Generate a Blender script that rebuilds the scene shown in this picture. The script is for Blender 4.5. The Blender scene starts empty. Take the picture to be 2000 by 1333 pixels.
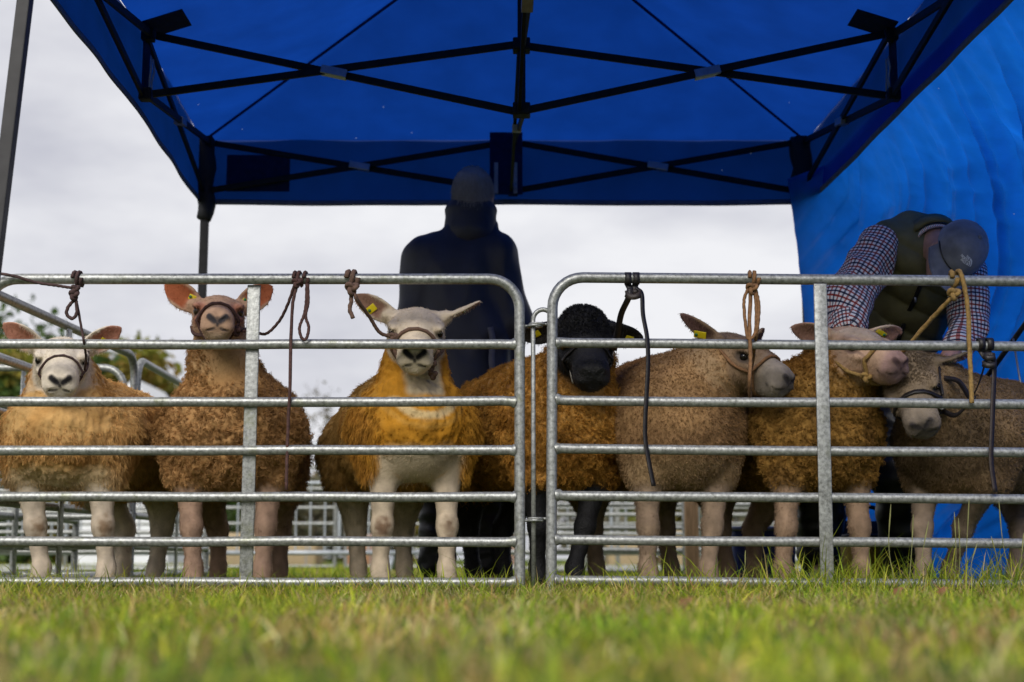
import bpy, bmesh, math, random
import numpy as np
from mathutils import Vector, Matrix, noise as mnoise

rng = np.random.default_rng(11)
random.seed(11)
scene = bpy.context.scene
COL = scene.collection
R_ = math.radians

# ------------------------------------------------------------------ camera
F_PX, CXP, CYP = 2778.0, 1000.0, 666.5           # 50 mm lens on a 36 mm frame, 2000 px wide
CAM_H, PITCH = 0.118, math.atan(425.5 / 2778.0)
S_, C_ = math.sin(PITCH), math.cos(PITCH)
cam_d = bpy.data.cameras.new('camera')
cam = bpy.data.objects.new('camera', cam_d)
COL.objects.link(cam)
cam.location = (0, 0, CAM_H)
cam.rotation_euler = (math.pi / 2 + PITCH, 0, 0)
cam_d.lens = 50.0
cam_d.sensor_width = 36.0
cam_d.clip_start = 0.05
cam_d.clip_end = 2000
cam_d.dof.use_dof = True
cam_d.dof.focus_distance = 4.93
cam_d.dof.aperture_fstop = 2.4
scene.camera = cam

# ------------------------------------------------------------------ world: pale overcast sky
SUN_EL, SUN_AZ = R_(38), R_(196)
world = bpy.data.worlds.new('World')
scene.world = world
world.use_nodes = True
wn, wl = world.node_tree.nodes, world.node_tree.links
wn.clear()
w_out = wn.new('ShaderNodeOutputWorld')
w_bg = wn.new('ShaderNodeBackground')
w_sky = wn.new('ShaderNodeTexSky')
w_sky.sky_type = 'NISHITA'
w_sky.sun_disc = False
w_sky.sun_elevation = SUN_EL
w_sky.sun_rotation = SUN_AZ
w_sky.dust_density = 4.0
w_sc = wn.new('ShaderNodeVectorMath'); w_sc.operation = 'SCALE'; w_sc.inputs['Scale'].default_value = 0.1
wl.new(w_sky.outputs[0], w_sc.inputs[0])
w_tc = wn.new('ShaderNodeTexCoord')
w_map = wn.new('ShaderNodeMapping'); w_map.inputs['Scale'].default_value = (1.2, 1.2, 3.4)
wl.new(w_tc.outputs['Generated'], w_map.inputs[0])
w_no = wn.new('ShaderNodeTexNoise'); w_no.inputs['Scale'].default_value = 3.6
w_no.inputs['Detail'].default_value = 5; w_no.inputs['Roughness'].default_value = 0.55
wl.new(w_map.outputs[0], w_no.inputs[0])
w_rp = wn.new('ShaderNodeValToRGB')
w_rp.color_ramp.elements[0].position = 0.30
w_rp.color_ramp.elements[0].color = (0.60, 0.605, 0.68, 1)
w_rp.color_ramp.elements[1].position = 0.64
w_rp.color_ramp.elements[1].color = (0.94, 0.94, 0.97, 1)
wl.new(w_no.outputs[0], w_rp.inputs[0])
w_mx = wn.new('ShaderNodeMixRGB'); w_mx.inputs[0].default_value = 0.94
wl.new(w_sc.outputs[0], w_mx.inputs[1]); wl.new(w_rp.outputs[0], w_mx.inputs[2])
wl.new(w_mx.outputs[0], w_bg.inputs[0])
w_bg.inputs[1].default_value = 0.525
wl.new(w_bg.outputs[0], w_out.inputs[0])

sun_d = bpy.data.lights.new('sun', 'SUN')
sun_d.energy = 1.5
sun_d.angle = R_(34)
sun_d.color = (1.0, 0.965, 0.91)
sun = bpy.data.objects.new('sun', sun_d)
COL.objects.link(sun)
sun.location = (-2, -6, 9)
_sd = Vector((math.sin(SUN_AZ) * math.cos(SUN_EL), math.cos(SUN_AZ) * math.cos(SUN_EL), math.sin(SUN_EL)))
sun.rotation_euler = _sd.to_track_quat('Z', 'Y').to_euler()

vs = scene.view_settings
vs.view_transform = 'Standard'
vs.look = 'None'
vs.gamma = 1.0
vs.exposure = 0.90
vs.use_curve_mapping = False
scene.render.engine = 'CYCLES'
scene.cycles.use_denoising = True
scene.cycles.max_bounces = 7
scene.cycles.diffuse_bounces = 4
scene.cycles.transparent_max_bounces = 8
scene.cycles.caustics_reflective = False
scene.cycles.caustics_refractive = False


# ------------------------------------------------------------------ helpers
def at(px, py, Y):
    """the point of the place that lies at distance Y on the sight line through a photo pixel"""
    t = (CYP - py) / F_PX
    z = Y * (S_ + t * C_) / (C_ - t * S_)
    d = Y * C_ + z * S_
    return np.array([(px - CXP) / F_PX * d, Y, z + CAM_H])


def tag(o, label=None, cat=None, group=None, kind=None):
    if label: o['label'] = label
    if cat: o['category'] = cat
    if group: o['group'] = group
    if kind: o['kind'] = kind
    return o


def empty(name, loc, label=None, cat=None, group=None):
    o = bpy.data.objects.new(name, None)
    o.empty_display_size = 0.1
    COL.objects.link(o)
    o.location = loc
    return tag(o, label, cat, group)


def link_mesh(name, verts, faces, mat, parent=None, smooth=True, base=None, col=None, flat_angle=None):
    """verts in world space; stored relative to the parent's (or base's) location"""
    me = bpy.data.meshes.new(name)
    v = np.asarray(verts, dtype=np.float32)
    org = np.zeros(3)
    if base is not None:
        org = np.asarray(base, dtype=float)
    elif parent is not None:
        org = world_loc(parent)
    v = v - org.astype(np.float32)
    if isinstance(faces, np.ndarray) and faces.ndim == 2:
        nf, k = faces.shape
        me.vertices.add(len(v)); me.vertices.foreach_set('co', v.ravel())
        me.loops.add(nf * k); me.loops.foreach_set('vertex_index', faces.astype(np.int32).ravel())
        me.polygons.add(nf)
        me.polygons.foreach_set('loop_start', np.arange(0, nf * k, k, dtype=np.int32))
        me.update(calc_edges=True)
    else:
        me.from_pydata([tuple(map(float, p)) for p in v], [], [tuple(map(int, f)) for f in faces])
        me.update()
    if smooth:
        me.polygons.foreach_set('use_smooth', np.ones(len(me.polygons), dtype=bool))
    if col is not None:
        a = me.attributes.new('Col', 'FLOAT_COLOR', 'POINT')
        c4 = np.ones((len(v), 4), dtype=np.float32); c4[:, :3] = col
        a.data.foreach_set('color', c4.ravel())
    if mat is not None:
        me.materials.append(mat)
    o = bpy.data.objects.new(name, me)
    COL.objects.link(o)
    if parent is not None:
        o.parent = parent
    elif base is not None:
        o.location = tuple(map(float, base))
    return o


_WL = {}
def world_loc(o):
    p = np.array(o.location, dtype=float)
    while o.parent is not None:
        o = o.parent
        p = p + np.array(o.location, dtype=float)
    return p


class MB:
    """collects vertices and faces (world space) for one mesh"""
    def __init__(s): s.v = []; s.f = []
    def add(s, v, f):
        n = len(s.v)
        s.v.extend([tuple(map(float, p)) for p in v])
        s.f.extend([tuple(i + n for i in q) for q in f])
        return s
    def box(s, c, size, rot=None, bev=0.0):
        c = np.array(c, float); h = np.array(size, float) / 2
        if bev <= 0:
            P = np.array([[x, y, z] for x in (-1, 1) for y in (-1, 1) for z in (-1, 1)], float) * h
            F = [(0, 1, 3, 2), (4, 6, 7, 5), (0, 4, 5, 1), (2, 3, 7, 6), (0, 2, 6, 4), (1, 5, 7, 3)]
        else:
            bm = bmesh.new(); bmesh.ops.create_cube(bm, size=1)
            for q in bm.verts: q.co = Vector((q.co.x * 2 * h[0], q.co.y * 2 * h[1], q.co.z * 2 * h[2]))
            bmesh.ops.bevel(bm, geom=bm.edges[:], offset=min(bev, min(h) * .9), segments=2, affect='EDGES', profile=.6)
            P = np.array([q.co[:] for q in bm.verts]); bm.verts.index_update()
            F = [tuple(q.index for q in f.verts) for f in bm.faces]; bm.free()
        if rot is not None: P = P @ np.array(rot).T
        return s.add(P + c, F)
    def tube(s, pts, r, n=12, cap=True, twist=0.0, lobes=0, amp=0.0, closed=False):
        P = np.array(pts, float); m = len(P)
        r = np.full(m, r, float) if np.isscalar(r) else np.array(r, float)
        T = np.gradient(P, axis=0)
        if closed: T = (np.roll(P, -1, 0) - np.roll(P, 1, 0))
        T /= np.linalg.norm(T, axis=1)[:, None] + 1e-12
        up = np.array([0, 0, 1.]) if abs(T[0][2]) < .9 else np.array([1., 0, 0])
        N = np.cross(T[0], up); N /= np.linalg.norm(N)
        V = []; L = 0.
        for i in range(m):
            if i:
                N = N - T[i] * np.dot(N, T[i]); N /= np.linalg.norm(N) + 1e-12
                L += np.linalg.norm(P[i] - P[i - 1])
            B = np.cross(T[i], N)
            for k in range(n):
                a = 2 * math.pi * k / n
                rr = r[i] * (1 + amp * math.cos(lobes * (a + twist * L))) if lobes else r[i]
                V.append(P[i] + rr * (math.cos(a) * N + math.sin(a) * B))
        F = []
        for i in range(m if closed else m - 1):
            j = (i + 1) % m
            for k in range(n):
                F.append((i * n + k, i * n + (k + 1) % n, j * n + (k + 1) % n, j * n + k))
        if cap and not closed:
            F.append(tuple(range(n - 1, -1, -1))); F.append(tuple((m - 1) * n + k for k in range(n)))
        return s.add(V, F)
    def strap(s, pts, width, thick, side):
        """a flat band along pts; side = direction(s) of its width"""
        P = np.array(pts, float); m = len(P)
        side = np.array(side, float)
        if side.ndim == 1: side = np.tile(side, (m, 1))
        T = np.gradient(P, axis=0); T /= np.linalg.norm(T, axis=1)[:, None] + 1e-12
        V = []
        for i in range(m):
            w = side[i] - T[i] * np.dot(side[i], T[i]); w /= np.linalg.norm(w) + 1e-12
            nn = np.cross(T[i], w)
            for a, b in ((-1, -1), (1, -1), (1, 1), (-1, 1)):
                V.append(P[i] + w * a * width / 2 + nn * b * thick / 2)
        F = [(i * 4 + k, i * 4 + (k + 1) % 4, i * 4 + 4 + (k + 1) % 4, i * 4 + 4 + k) for i in range(m - 1) for k in range(4)]
        F += [(3, 2, 1, 0), tuple((m - 1) * 4 + k for k in range(4))]
        return s.add(V, F)
    def build(s, name, mat, parent=None, smooth=True, base=None, sharp=None):
        o = link_mesh(name, np.array(s.v), s.f, mat, parent, smooth, base)
        if sharp:
            try: o.data.set_sharp_from_angle(angle=R_(sharp))
            except Exception: pass
        return o


def spline(pts, n=8, closed=False):
    """Catmull-Rom through the points"""
    P = [np.array(p, float) for p in pts]
    if closed: Q = [P[-1]] + P + [P[0], P[1]]
    else: Q = [2 * P[0] - P[1]] + P + [2 * P[-1] - P[-2]]
    out = []
    for i in range(1, len(Q) - 2):
        a, b, c, d = Q[i - 1], Q[i], Q[i + 1], Q[i + 2]
        for k in range(n):
            t = k / n
            out.append(.5 * (2 * b + (c - a) * t + (2 * a - 5 * b + 4 * c - d) * t * t + (3 * b - a - 3 * c + d) * t ** 3))
    if not closed: out.append(P[-1])
    return np.array(out)


def rotz(a): c, s = math.cos(a), math.sin(a); return np.array([[c, -s, 0], [s, c, 0], [0, 0, 1.]])
def unit(v): v = np.array(v, float); return v / (np.linalg.norm(v) + 1e-12)


# ------------------------------------------------------------------ materials
def new_mat(name):
    m = bpy.data.materials.new(name); m.use_nodes = True
    nt = m.node_tree
    b = nt.nodes['Principled BSDF']
    return m, nt, b


def mat(name, color, rough=.6, metal=0., var=.12, scale=20., bump=0., bscale=120., color2=None, spec=.5, sheen=0., detail=4., transl=0., coord='Object', stretch=None):
    m, nt, b = new_mat(name)
    N, L = nt.nodes, nt.links
    tc = N.new('ShaderNodeTexCoord')
    mp = N.new('ShaderNodeMapping')
    if stretch: mp.inputs['Scale'].default_value = stretch
    L.new(tc.outputs[coord], mp.inputs[0])
    no = N.new('ShaderNodeTexNoise'); no.inputs['Scale'].default_value = scale; no.inputs['Detail'].default_value = detail
    L.new(mp.outputs[0], no.inputs[0])
    rp = N.new('ShaderNodeValToRGB')
    c = np.array(color); c2 = np.array(color2) if color2 is not None else c * (1 + var)
    c1 = c if color2 is not None else c * (1 - var)
    rp.color_ramp.elements[0].position = .32; rp.color_ramp.elements[0].color = (*c1, 1)
    rp.color_ramp.elements[1].position = .68; rp.color_ramp.elements[1].color = (*c2, 1)
    L.new(no.outputs[0], rp.inputs[0])
    L.new(rp.outputs[0], b.inputs['Base Color'])
    b.inputs['Roughness'].default_value = rough
    b.inputs['Metallic'].default_value = metal
    b.inputs['Specular IOR Level'].default_value = spec
    if sheen: b.inputs['Sheen Weight'].default_value = sheen; b.inputs['Sheen Roughness'].default_value = .5
    if bump:
        n2 = N.new('ShaderNodeTexNoise'); n2.inputs['Scale'].default_value = bscale; n2.inputs['Detail'].default_value = 3
        L.new(mp.outputs[0], n2.inputs[0])
        bp = N.new('ShaderNodeBump'); bp.inputs['Strength'].default_value = bump; bp.inputs['Distance'].default_value = .004
        L.new(n2.outputs[0], bp.inputs['Height']); L.new(bp.outputs[0], b.inputs['Normal'])
    if transl:
        tr = N.new('ShaderNodeBsdfTranslucent'); L.new(rp.outputs[0], tr.inputs[0])
        mx = N.new('ShaderNodeMixShader'); mx.inputs[0].default_value = transl
        L.new(b.outputs[0], mx.inputs[1]); L.new(tr.outputs[0], mx.inputs[2])
        L.new(mx.outputs[0], N['Material Output'].inputs[0])
    return m


def attr_mat(name, rough=.9, bump=.6, bscale=90., var=.25, vscale=55., transl=0., spec=.15, sheen=0., dist=.006):
    """colour comes from the coat's own colour attribute, broken up by noise"""
    m, nt, b = new_mat(name)
    N, L = nt.nodes, nt.links
    at_ = N.new('ShaderNodeAttribute'); at_.attribute_name = 'Col'
    tc = N.new('ShaderNodeTexCoord')
    no = N.new('ShaderNodeTexNoise'); no.inputs['Scale'].default_value = vscale; no.inputs['Detail'].default_value = 5
    L.new(tc.outputs['Object'], no.inputs[0])
    mr = N.new('ShaderNodeMapRange'); mr.inputs[1].default_value = .3; mr.inputs[2].default_value = .7
    mr.inputs[3].default_value = 1 - var; mr.inputs[4].default_value = 1 + var
    L.new(no.outputs[0], mr.inputs[0])
    vm = N.new('ShaderNodeVectorMath'); vm.operation = 'SCALE'
    L.new(at_.outputs['Color'], vm.inputs[0]); L.new(mr.outputs[0], vm.inputs['Scale'])
    L.new(vm.outputs[0], b.inputs['Base Color'])
    b.inputs['Roughness'].default_value = rough
    b.inputs['Specular IOR Level'].default_value = spec
    if sheen: b.inputs['Sheen Weight'].default_value = sheen
    if bump:
        n2 = N.new('ShaderNodeTexNoise'); n2.inputs['Scale'].default_value = bscale; n2.inputs['Detail'].default_value = 4
        L.new(tc.outputs['Object'], n2.inputs[0])
        bp = N.new('ShaderNodeBump'); bp.inputs['Strength'].default_value = bump; bp.inputs['Distance'].default_value = dist
        L.new(n2.outputs[0], bp.inputs['Height']); L.new(bp.outputs[0], b.inputs['Normal'])
    if transl:
        tr = N.new('ShaderNodeBsdfTranslucent'); L.new(vm.outputs[0], tr.inputs[0])
        mx = N.new('ShaderNodeMixShader'); mx.inputs[0].default_value = transl
        L.new(b.outputs[0], mx.inputs[1]); L.new(tr.outputs[0], mx.inputs[2])
        L.new(mx.outputs[0], N['Material Output'].inputs[0])
    return m


def galv_mat(name, lichen=.25):
    m, nt, b = new_mat(name)
    N, L = nt.nodes, nt.links
    tc = N.new('ShaderNodeTexCoord')
    no = N.new('ShaderNodeTexNoise'); no.inputs['Scale'].default_value = 75; no.inputs['Detail'].default_value = 7; no.inputs['Roughness'].default_value = .65
    L.new(tc.outputs['Object'], no.inputs[0])
    rp = N.new('ShaderNodeValToRGB')
    e = rp.color_ramp.elements
    e[0].position = .28; e[0].color = (.115, .118, .112, 1)
    e[1].position = .72; e[1].color = (.47, .48, .465, 1)
    L.new(no.outputs[0], rp.inputs[0])
    n2 = N.new('ShaderNodeTexNoise'); n2.inputs['Scale'].default_value = 9; n2.inputs['Detail'].default_value = 8; n2.inputs['Roughness'].default_value = .75
    L.new(tc.outputs['Object'], n2.inputs[0])
    r2 = N.new('ShaderNodeValToRGB'); r2.color_ramp.elements[0].position = .54; r2.color_ramp.elements[1].position = .72
    r2.color_ramp.elements[0].color = (0, 0, 0, 1); r2.color_ramp.elements[1].color = (lichen, lichen, lichen, 1)
    L.new(n2.outputs[0], r2.inputs[0])
    mx = N.new('ShaderNodeMixRGB'); L.new(r2.outputs[0], mx.inputs[0]); L.new(rp.outputs[0], mx.inputs[1])
    mx.inputs[2].default_value = (.17, .18, .07, 1)
    L.new(mx.outputs[0], b.inputs['Base Color'])
    b.inputs['Metallic'].default_value = .50
    b.inputs['Roughness'].default_value = .40
    n3 = N.new('ShaderNodeTexNoise'); n3.inputs['Scale'].default_value = 210; n3.inputs['Detail'].default_value = 2
    L.new(tc.outputs['Object'], n3.inputs[0])
    bp = N.new('ShaderNodeBump'); bp.inputs['Strength'].default_value = .28; bp.inputs['Distance'].default_value = .002
    L.new(n3.outputs[0], bp.inputs['Height']); L.new(bp.outputs[0], b.inputs['Normal'])
    return m


def cloth_mat(name, color, transl, rough=.55, wscale=6., wbump=.3, var=.12, weave=True):
    m, nt, b = new_mat(name)
    N, L = nt.nodes, nt.links
    tc = N.new('ShaderNodeTexCoord')
    no = N.new('ShaderNodeTexNoise'); no.inputs['Scale'].default_value = wscale; no.inputs['Detail'].default_value = 5
    L.new(tc.outputs['Object'], no.inputs[0])
    c = np.array(color)
    rp = N.new('ShaderNodeValToRGB')
    rp.color_ramp.elements[0].position = .3; rp.color_ramp.elements[0].color = (*(c * (1 - var)), 1)
    rp.color_ramp.elements[1].position = .7; rp.color_ramp.elements[1].color = (*(c * (1 + var)), 1)
    L.new(no.outputs[0], rp.inputs[0])
    # pin-holes and worn specks that let more light through
    vo = N.new('ShaderNodeTexVoronoi'); vo.inputs['Scale'].default_value = 7.5
    L.new(tc.outputs['Object'], vo.inputs[0])
    lt = N.new('ShaderNodeMath'); lt.operation = 'LESS_THAN'; lt.inputs[1].default_value = .020
    L.new(vo.outputs['Distance'], lt.inputs[0])
    mx = N.new('ShaderNodeMixRGB'); L.new(lt.outputs[0], mx.inputs[0]); L.new(rp.outputs[0], mx.inputs[1])
    mx.inputs[2].default_value = (.45, .55, .7, 1)
    L.new(mx.outputs[0], b.inputs['Base Color'])
    b.inputs['Roughness'].default_value = rough
    b.inputs['Specular IOR Level'].default_value = .35
    bp = N.new('ShaderNodeBump'); bp.inputs['Strength'].default_value = wbump; bp.inputs['Distance'].default_value = .02
    L.new(no.outputs[0], bp.inputs['Height']); L.new(bp.outputs[0], b.inputs['Normal'])
    tr = N.new('ShaderNodeBsdfTranslucent'); L.new(mx.outputs[0], tr.inputs[0]); L.new(bp.outputs[0], tr.inputs['Normal'])
    ms = N.new('ShaderNodeMixShader'); ms.inputs[0].default_value = transl
    L.new(b.outputs[0], ms.inputs[1]); L.new(tr.outputs[0], ms.inputs[2])
    L.new(ms.outputs[0], N['Material Output'].inputs[0])
    return m


M = {}
M['galv'] = galv_mat('galvanised_steel', .75)
M['galv_clean'] = galv_mat('galvanised_steel_clean', .25)
M['barrier'] = mat('barrier_steel', (.42, .45, .48), .45, .4, .15, 12)
M['black_metal'] = mat('black_painted_steel', (.010, .010, .011), .6, .0, .3, 30, bump=.1, spec=.2)
M['dark_metal'] = mat('dark_grey_steel', (.030, .029, .031), .5, .0, .25, 20, spec=.3)
M['sleeve'] = mat('bare_alloy_sleeve', (.32, .32, .33), .38, .7, .15, 30)
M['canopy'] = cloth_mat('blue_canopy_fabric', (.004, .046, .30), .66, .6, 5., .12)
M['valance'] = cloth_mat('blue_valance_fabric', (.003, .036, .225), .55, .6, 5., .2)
M['tarp'] = cloth_mat('blue_tarpaulin', (.008, .19, .86), .60, .36, 9., .25)
M['patch'] = mat('navy_fabric_patch', (.005, .018, .095), .8, 0, .2, 30, transl=.5)
M['velcro'] = mat('grey_velcro', (.26, .28, .32), .9, 0, .15, 60, bump=.5)
M['grey_hem'] = mat('grey_hem_tape', (.10, .115, .16), .8, 0, .15, 40)
M['tape_black'] = mat('black_leg_wrap', (.007, .008, .011), .8, 0, .3, 25, bump=.4, bscale=30)

# ------------------------------------------------------------------ ground
def ground_mat():
    m, nt, b = new_mat('turf_soil')
    N, L = nt.nodes, nt.links
    tc = N.new('ShaderNodeTexCoord')
    no = N.new('ShaderNodeTexNoise'); no.inputs['Scale'].default_value = 1.3; no.inputs['Detail'].default_value = 9; no.inputs['Roughness'].default_value = .7
    L.new(tc.outputs['Object'], no.inputs[0])
    rp = N.new('ShaderNodeValToRGB'); e = rp.color_ramp.elements
    e[0].position = .3; e[0].color = (.045, .060, .014, 1)
    e[1].position = .7; e[1].color = (.12, .16, .03, 1)
    x = e.new(.5); x.color = (.08, .11, .022, 1)
    L.new(no.outputs[0], rp.inputs[0]); L.new(rp.outputs[0], b.inputs['Base Color'])
    b.inputs['Roughness'].default_value = .95; b.inputs['Specular IOR Level'].default_value = .1
    n2 = N.new('ShaderNodeTexNoise'); n2.inputs['Scale'].default_value = 60; n2.inputs['Detail'].default_value = 4
    L.new(tc.outputs['Object'], n2.inputs[0])
    bp = N.new('ShaderNodeBump'); bp.inputs['Strength'].default_value = .8; bp.inputs['Distance'].default_value = .02
    L.new(n2.outputs[0], bp.inputs['Height']); L.new(bp.outputs[0], b.inputs['Normal'])
    return m


g = link_mesh('ground', [(-600, -30, 0), (600, -30, 0), (600, 900, 0), (-600, 900, 0)], [(0, 1, 2, 3)], ground_mat(), smooth=False)
tag(g, 'mown grassy showground turf stretching to the distance', 'ground', kind='structure')


def blades(name, n, xy, h, w, lean, cols, label, mat_, droop=.35, seg=3):
    """n grass blades as one mesh"""
    ang = rng.uniform(0, 2 * math.pi, n)
    ld = np.stack([np.cos(ang), np.sin(ang)], 1) * lean[:, None]
    face = rng.uniform(0, math.pi, n)
    sd = np.stack([np.cos(face), np.sin(face), np.zeros(n)], 1)
    V = np.zeros((n, 2 * seg + 1, 3), np.float32)
    for i in range(seg + 1):
        t = i / seg
        z = h * (t - droop * lean * t * t)
        p = np.stack([xy[:, 0] + ld[:, 0] * h * t ** 1.8, xy[:, 1] + ld[:, 1] * h * t ** 1.8, z - .004], 1)
        if i == seg:
            V[:, 2 * seg] = p
        else:
            ww = (w * (1 - .55 * t))[:, None] * .5
            V[:, 2 * i] = p - sd * ww; V[:, 2 * i + 1] = p + sd * ww
    k = 2 * seg + 1
    q = []
    for i in range(seg - 1):
        q += [(2 * i, 2 * i + 1, 2 * i + 3), (2 * i, 2 * i + 3, 2 * i + 2)]
    q.append((2 * seg - 2, 2 * seg - 1, 2 * seg))
    q = np.array(q)
    Fc = (q[None] + (np.arange(n) * k)[:, None, None]).reshape(-1, 3)
    col = np.repeat(cols, k, axis=0)
    o = link_mesh(name, V.reshape(-1, 3), Fc, mat_, smooth=False, col=col)
    return tag(o, label, 'grass', kind='stuff')


def vnoise(x, y, s, seed=0.):
    return np.array([mnoise.noise((a * s + seed, b * s - seed, seed * 1.7)) for a, b in zip(x, y)])


GRASS = attr_mat('grass_blade', .55, 0, 1, .12, 8, transl=.42, spec=.3)


def grass_cols(n, straw):
    base = np.array([[.20, .29, .020], [.30, .37, .028], [.40, .42, .048], [.105, .18, .018]])
    c = base[rng.choice(4, n, p=[.35, .33, .17, .15])]
    st = np.array([[.42, .33, .13], [.33, .23, .09], [.50, .42, .20], [.22, .12, .05]])
    s = st[rng.choice(4, n, p=[.4, .25, .25, .10])]
    m = rng.uniform(0, 1, n) < straw
    c = np.where(m[:, None], s, c)
    return c * rng.uniform(.92, 1.42, (n, 1)) * np.array([[1.06, 1.0, .95]])


# near lawn, mown, with dry patches
n = 92000
u = rng.uniform(0, 1, n)
yy = np.sqrt(.5 ** 2 + u * (6.3 ** 2 - .5 ** 2))
xx = rng.uniform(-1, 1, n) * (.43 * yy + .28)
pn = vnoise(xx, yy, 2.4, 3.) + .8 * vnoise(xx, yy, 7.5, 9.)
straw = np.clip(.36 + .75 * pn, .04, .92)
hh = rng.gamma(6, 1 / 6, n) * (.036 + .012 * vnoise(xx, yy, 2.3, 5.)) * (1 - .25 * np.clip(pn, 0, 1))
hh = np.where((yy > 4.45) & (yy < 5.1), hh * 1.45, hh)
keep = (yy > 2.6) | (rng.uniform(0, 1, n) < .55)
xx, yy, hh, straw = xx[keep], yy[keep], hh[keep], straw[keep]; n = len(xx)
patch = np.clip(1 + .75 * vnoise(xx, yy, 9., 21.) + .5 * vnoise(xx, yy, 24., 31.), .35, 1.9)
warm = vnoise(xx, yy, 4., 41.)[:, None]
blades('grass', n, np.stack([xx, yy], 1), np.clip(hh, .015, .13), rng.uniform(.0025, .0048, n) * np.where(yy < 2.6, 1.3, 1.), rng.uniform(.2, 1.15, n),
       np.clip(grass_cols(n, straw) * patch[:, None] * (1 + warm * np.array([[.35, .05, -.1]])), .01, .8), 'short green and straw coloured grass in front of and under the pen', GRASS)

# tufts at the foot of the front hurdles
tx, ty, th = [], [], []
for (px, cnt, hgt, sp) in ((1607, 300, .115, .12), (1540, 150, .10, .16), (1690, 170, .115, .14), (1800, 170, .12, .14), (1900, 190, .12, .14), (1975, 150, .125, .10),
                           (1400, 120, .085, .16), (1285, 130, .095, .14), (1200, 110, .08, .14), (1100, 80, .07, .12), (935, 80, .085, .10), (880, 70, .07, .12), (770, 60, .06, .12),
                           (60, 160, .085, .14), (170, 120, .07, .16), (300, 80, .06, .2), (480, 90, .065, .2), (640, 90, .06, .2), (-60, 100, .09, .1), (2100, 100, .12, .12)):
    c = at(px, 1138, 4.78)
    tx += list(c[0] + rng.normal(0, sp, cnt)); ty += list(4.79 + rng.normal(0.02, .09, cnt)); th += list(rng.gamma(7, 1 / 7, cnt) * hgt)
n = len(tx)
blades('grass_tuft', n, np.stack([tx, ty], 1), np.array(th), rng.uniform(.003, .006, n), rng.uniform(.15, .9, n), grass_cols(n, np.full(n, .06)),
       'longer green grass tufts left uncut along the foot of the hurdles', GRASS)

# the field beyond the pen
n = 42000
u = rng.uniform(0, 1, n)
yy = np.sqrt(6.3 ** 2 + u * (22. ** 2 - 6.3 ** 2))
xx = rng.uniform(-1, 1, n) * (.45 * yy + .3)
pn = vnoise(xx, yy, .8, 3.)
blades('field_grass', n, np.stack([xx, yy], 1), rng.gamma(6, 1 / 6, n) * .055, rng.uniform(.006, .012, n), rng.uniform(.2, 1., n),
       grass_cols(n, np.clip(.10 + .2 * pn, 0, .4)), 'bright green grass of the field behind the pen', GRASS, seg=2)

# seed stalks on the right
ORD2 = ['second', 'third', 'fourth', 'fifth', 'seventh', 'eighth', 'ninth', 'eleventh', 'tenth', 'sixth', 'first']
STALK = mat('dry_grass_stalk', (.27, .27, .10), .6, 0, .25, 30, transl=.2)
for i, (px0, py0, px1, py1) in enumerate(((1752, 1138, 1740, 985), (1772, 1130, 1784, 1005), (1795, 1132, 1814, 1018), (1861, 1130, 1864, 1000), (1882, 1132, 1893, 975),
                                          (1905, 1130, 1909, 1060), (1950, 1130, 1936, 1048), (1985, 1135, 1951, 980), (1975, 1110, 2000, 1040), (1868, 1130, 1872, 1012), (1432, 1130, 1456, 1075))):
    a, b = at(px0, py0, 4.70), at(px1, py1, 4.66 + .02 * (i % 3))
    a[2] = 0
    mid = (a + b) / 2 + np.array([rng.normal(0, .008), 0, 0])
    pts = spline([a, mid, b], 8)
    r = np.linspace(.0017, .0011, len(pts)); r[-6:] = [.0013, .0022, .0026, .0024, .0018, .0005]
    s = MB().tube(pts, r, 5).build('grass_stalk', STALK, base=(a[0], a[1], 0))
    tag(s, 'tall pale grass stalk at the right hurdle, %s in order from the left' % ORD2[i], 'grass stalk', 'tall grass stalks by the right hurdle')

# fallen leaves lying in the grass
LEAF = mat('fallen_leaf', (.20, .085, .035), .7, 0, .3, 60, transl=.2)
for (px, py, Y, lab) in ((1337, 1203, 2.9, 'small orange fallen leaf in the blurred foreground grass'), (1752, 1172, 3.9, 'brown curled leaf in the grass below the right hurdle'),
                         (1840, 1170, 3.95, 'brown dead leaf right of another on the grass below right hurdle')):
    c = at(px, py, Y); c[2] = .034
    v = []; f = []
    for k in range(9):
        a = k / 8 * math.pi * 2
        rr = .013 * (1 + .45 * math.cos(3 * a))
        v.append((c[0] + rr * math.cos(a), c[1] + rr * .7 * math.sin(a), c[2] + .012 * math.sin(a) + .008 * math.cos(2 * a)))
    v = [tuple(c)] + v[:8]; f = [(0, 1 + k, 1 + (k + 1) % 8) for k in range(8)]
    o = link_mesh('fallen_leaf', v, f, LEAF, base=(c[0], c[1], 0)); tag(o, lab, 'leaf')

# ------------------------------------------------------------------ hurdles
RZ = [1.069, .842, .645, .480, .324, .1755, .041]
HL = 1.83
TR = .0168


def bend_frame(L, top, r=.105):
    p = [(0, 0, .0)]
    for z in np.linspace(.05, top - r, 6): p.append((0, 0, z))
    for a in np.linspace(0, math.pi / 2, 9)[1:]: p.append((r - r * math.cos(a), 0, top - r + r * math.sin(a)))
    for x in np.linspace(r, L - r, 12)[1:]: p.append((x, 0, top))
    for a in np.linspace(0, math.pi / 2, 9)[1:]: p.append((L - r + r * math.sin(a), 0, top - r + r * math.cos(a)))
    for z in np.linspace(top - r, 0, 6)[1:]: p.append((L, 0, z))
    return np.array(p)


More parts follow.
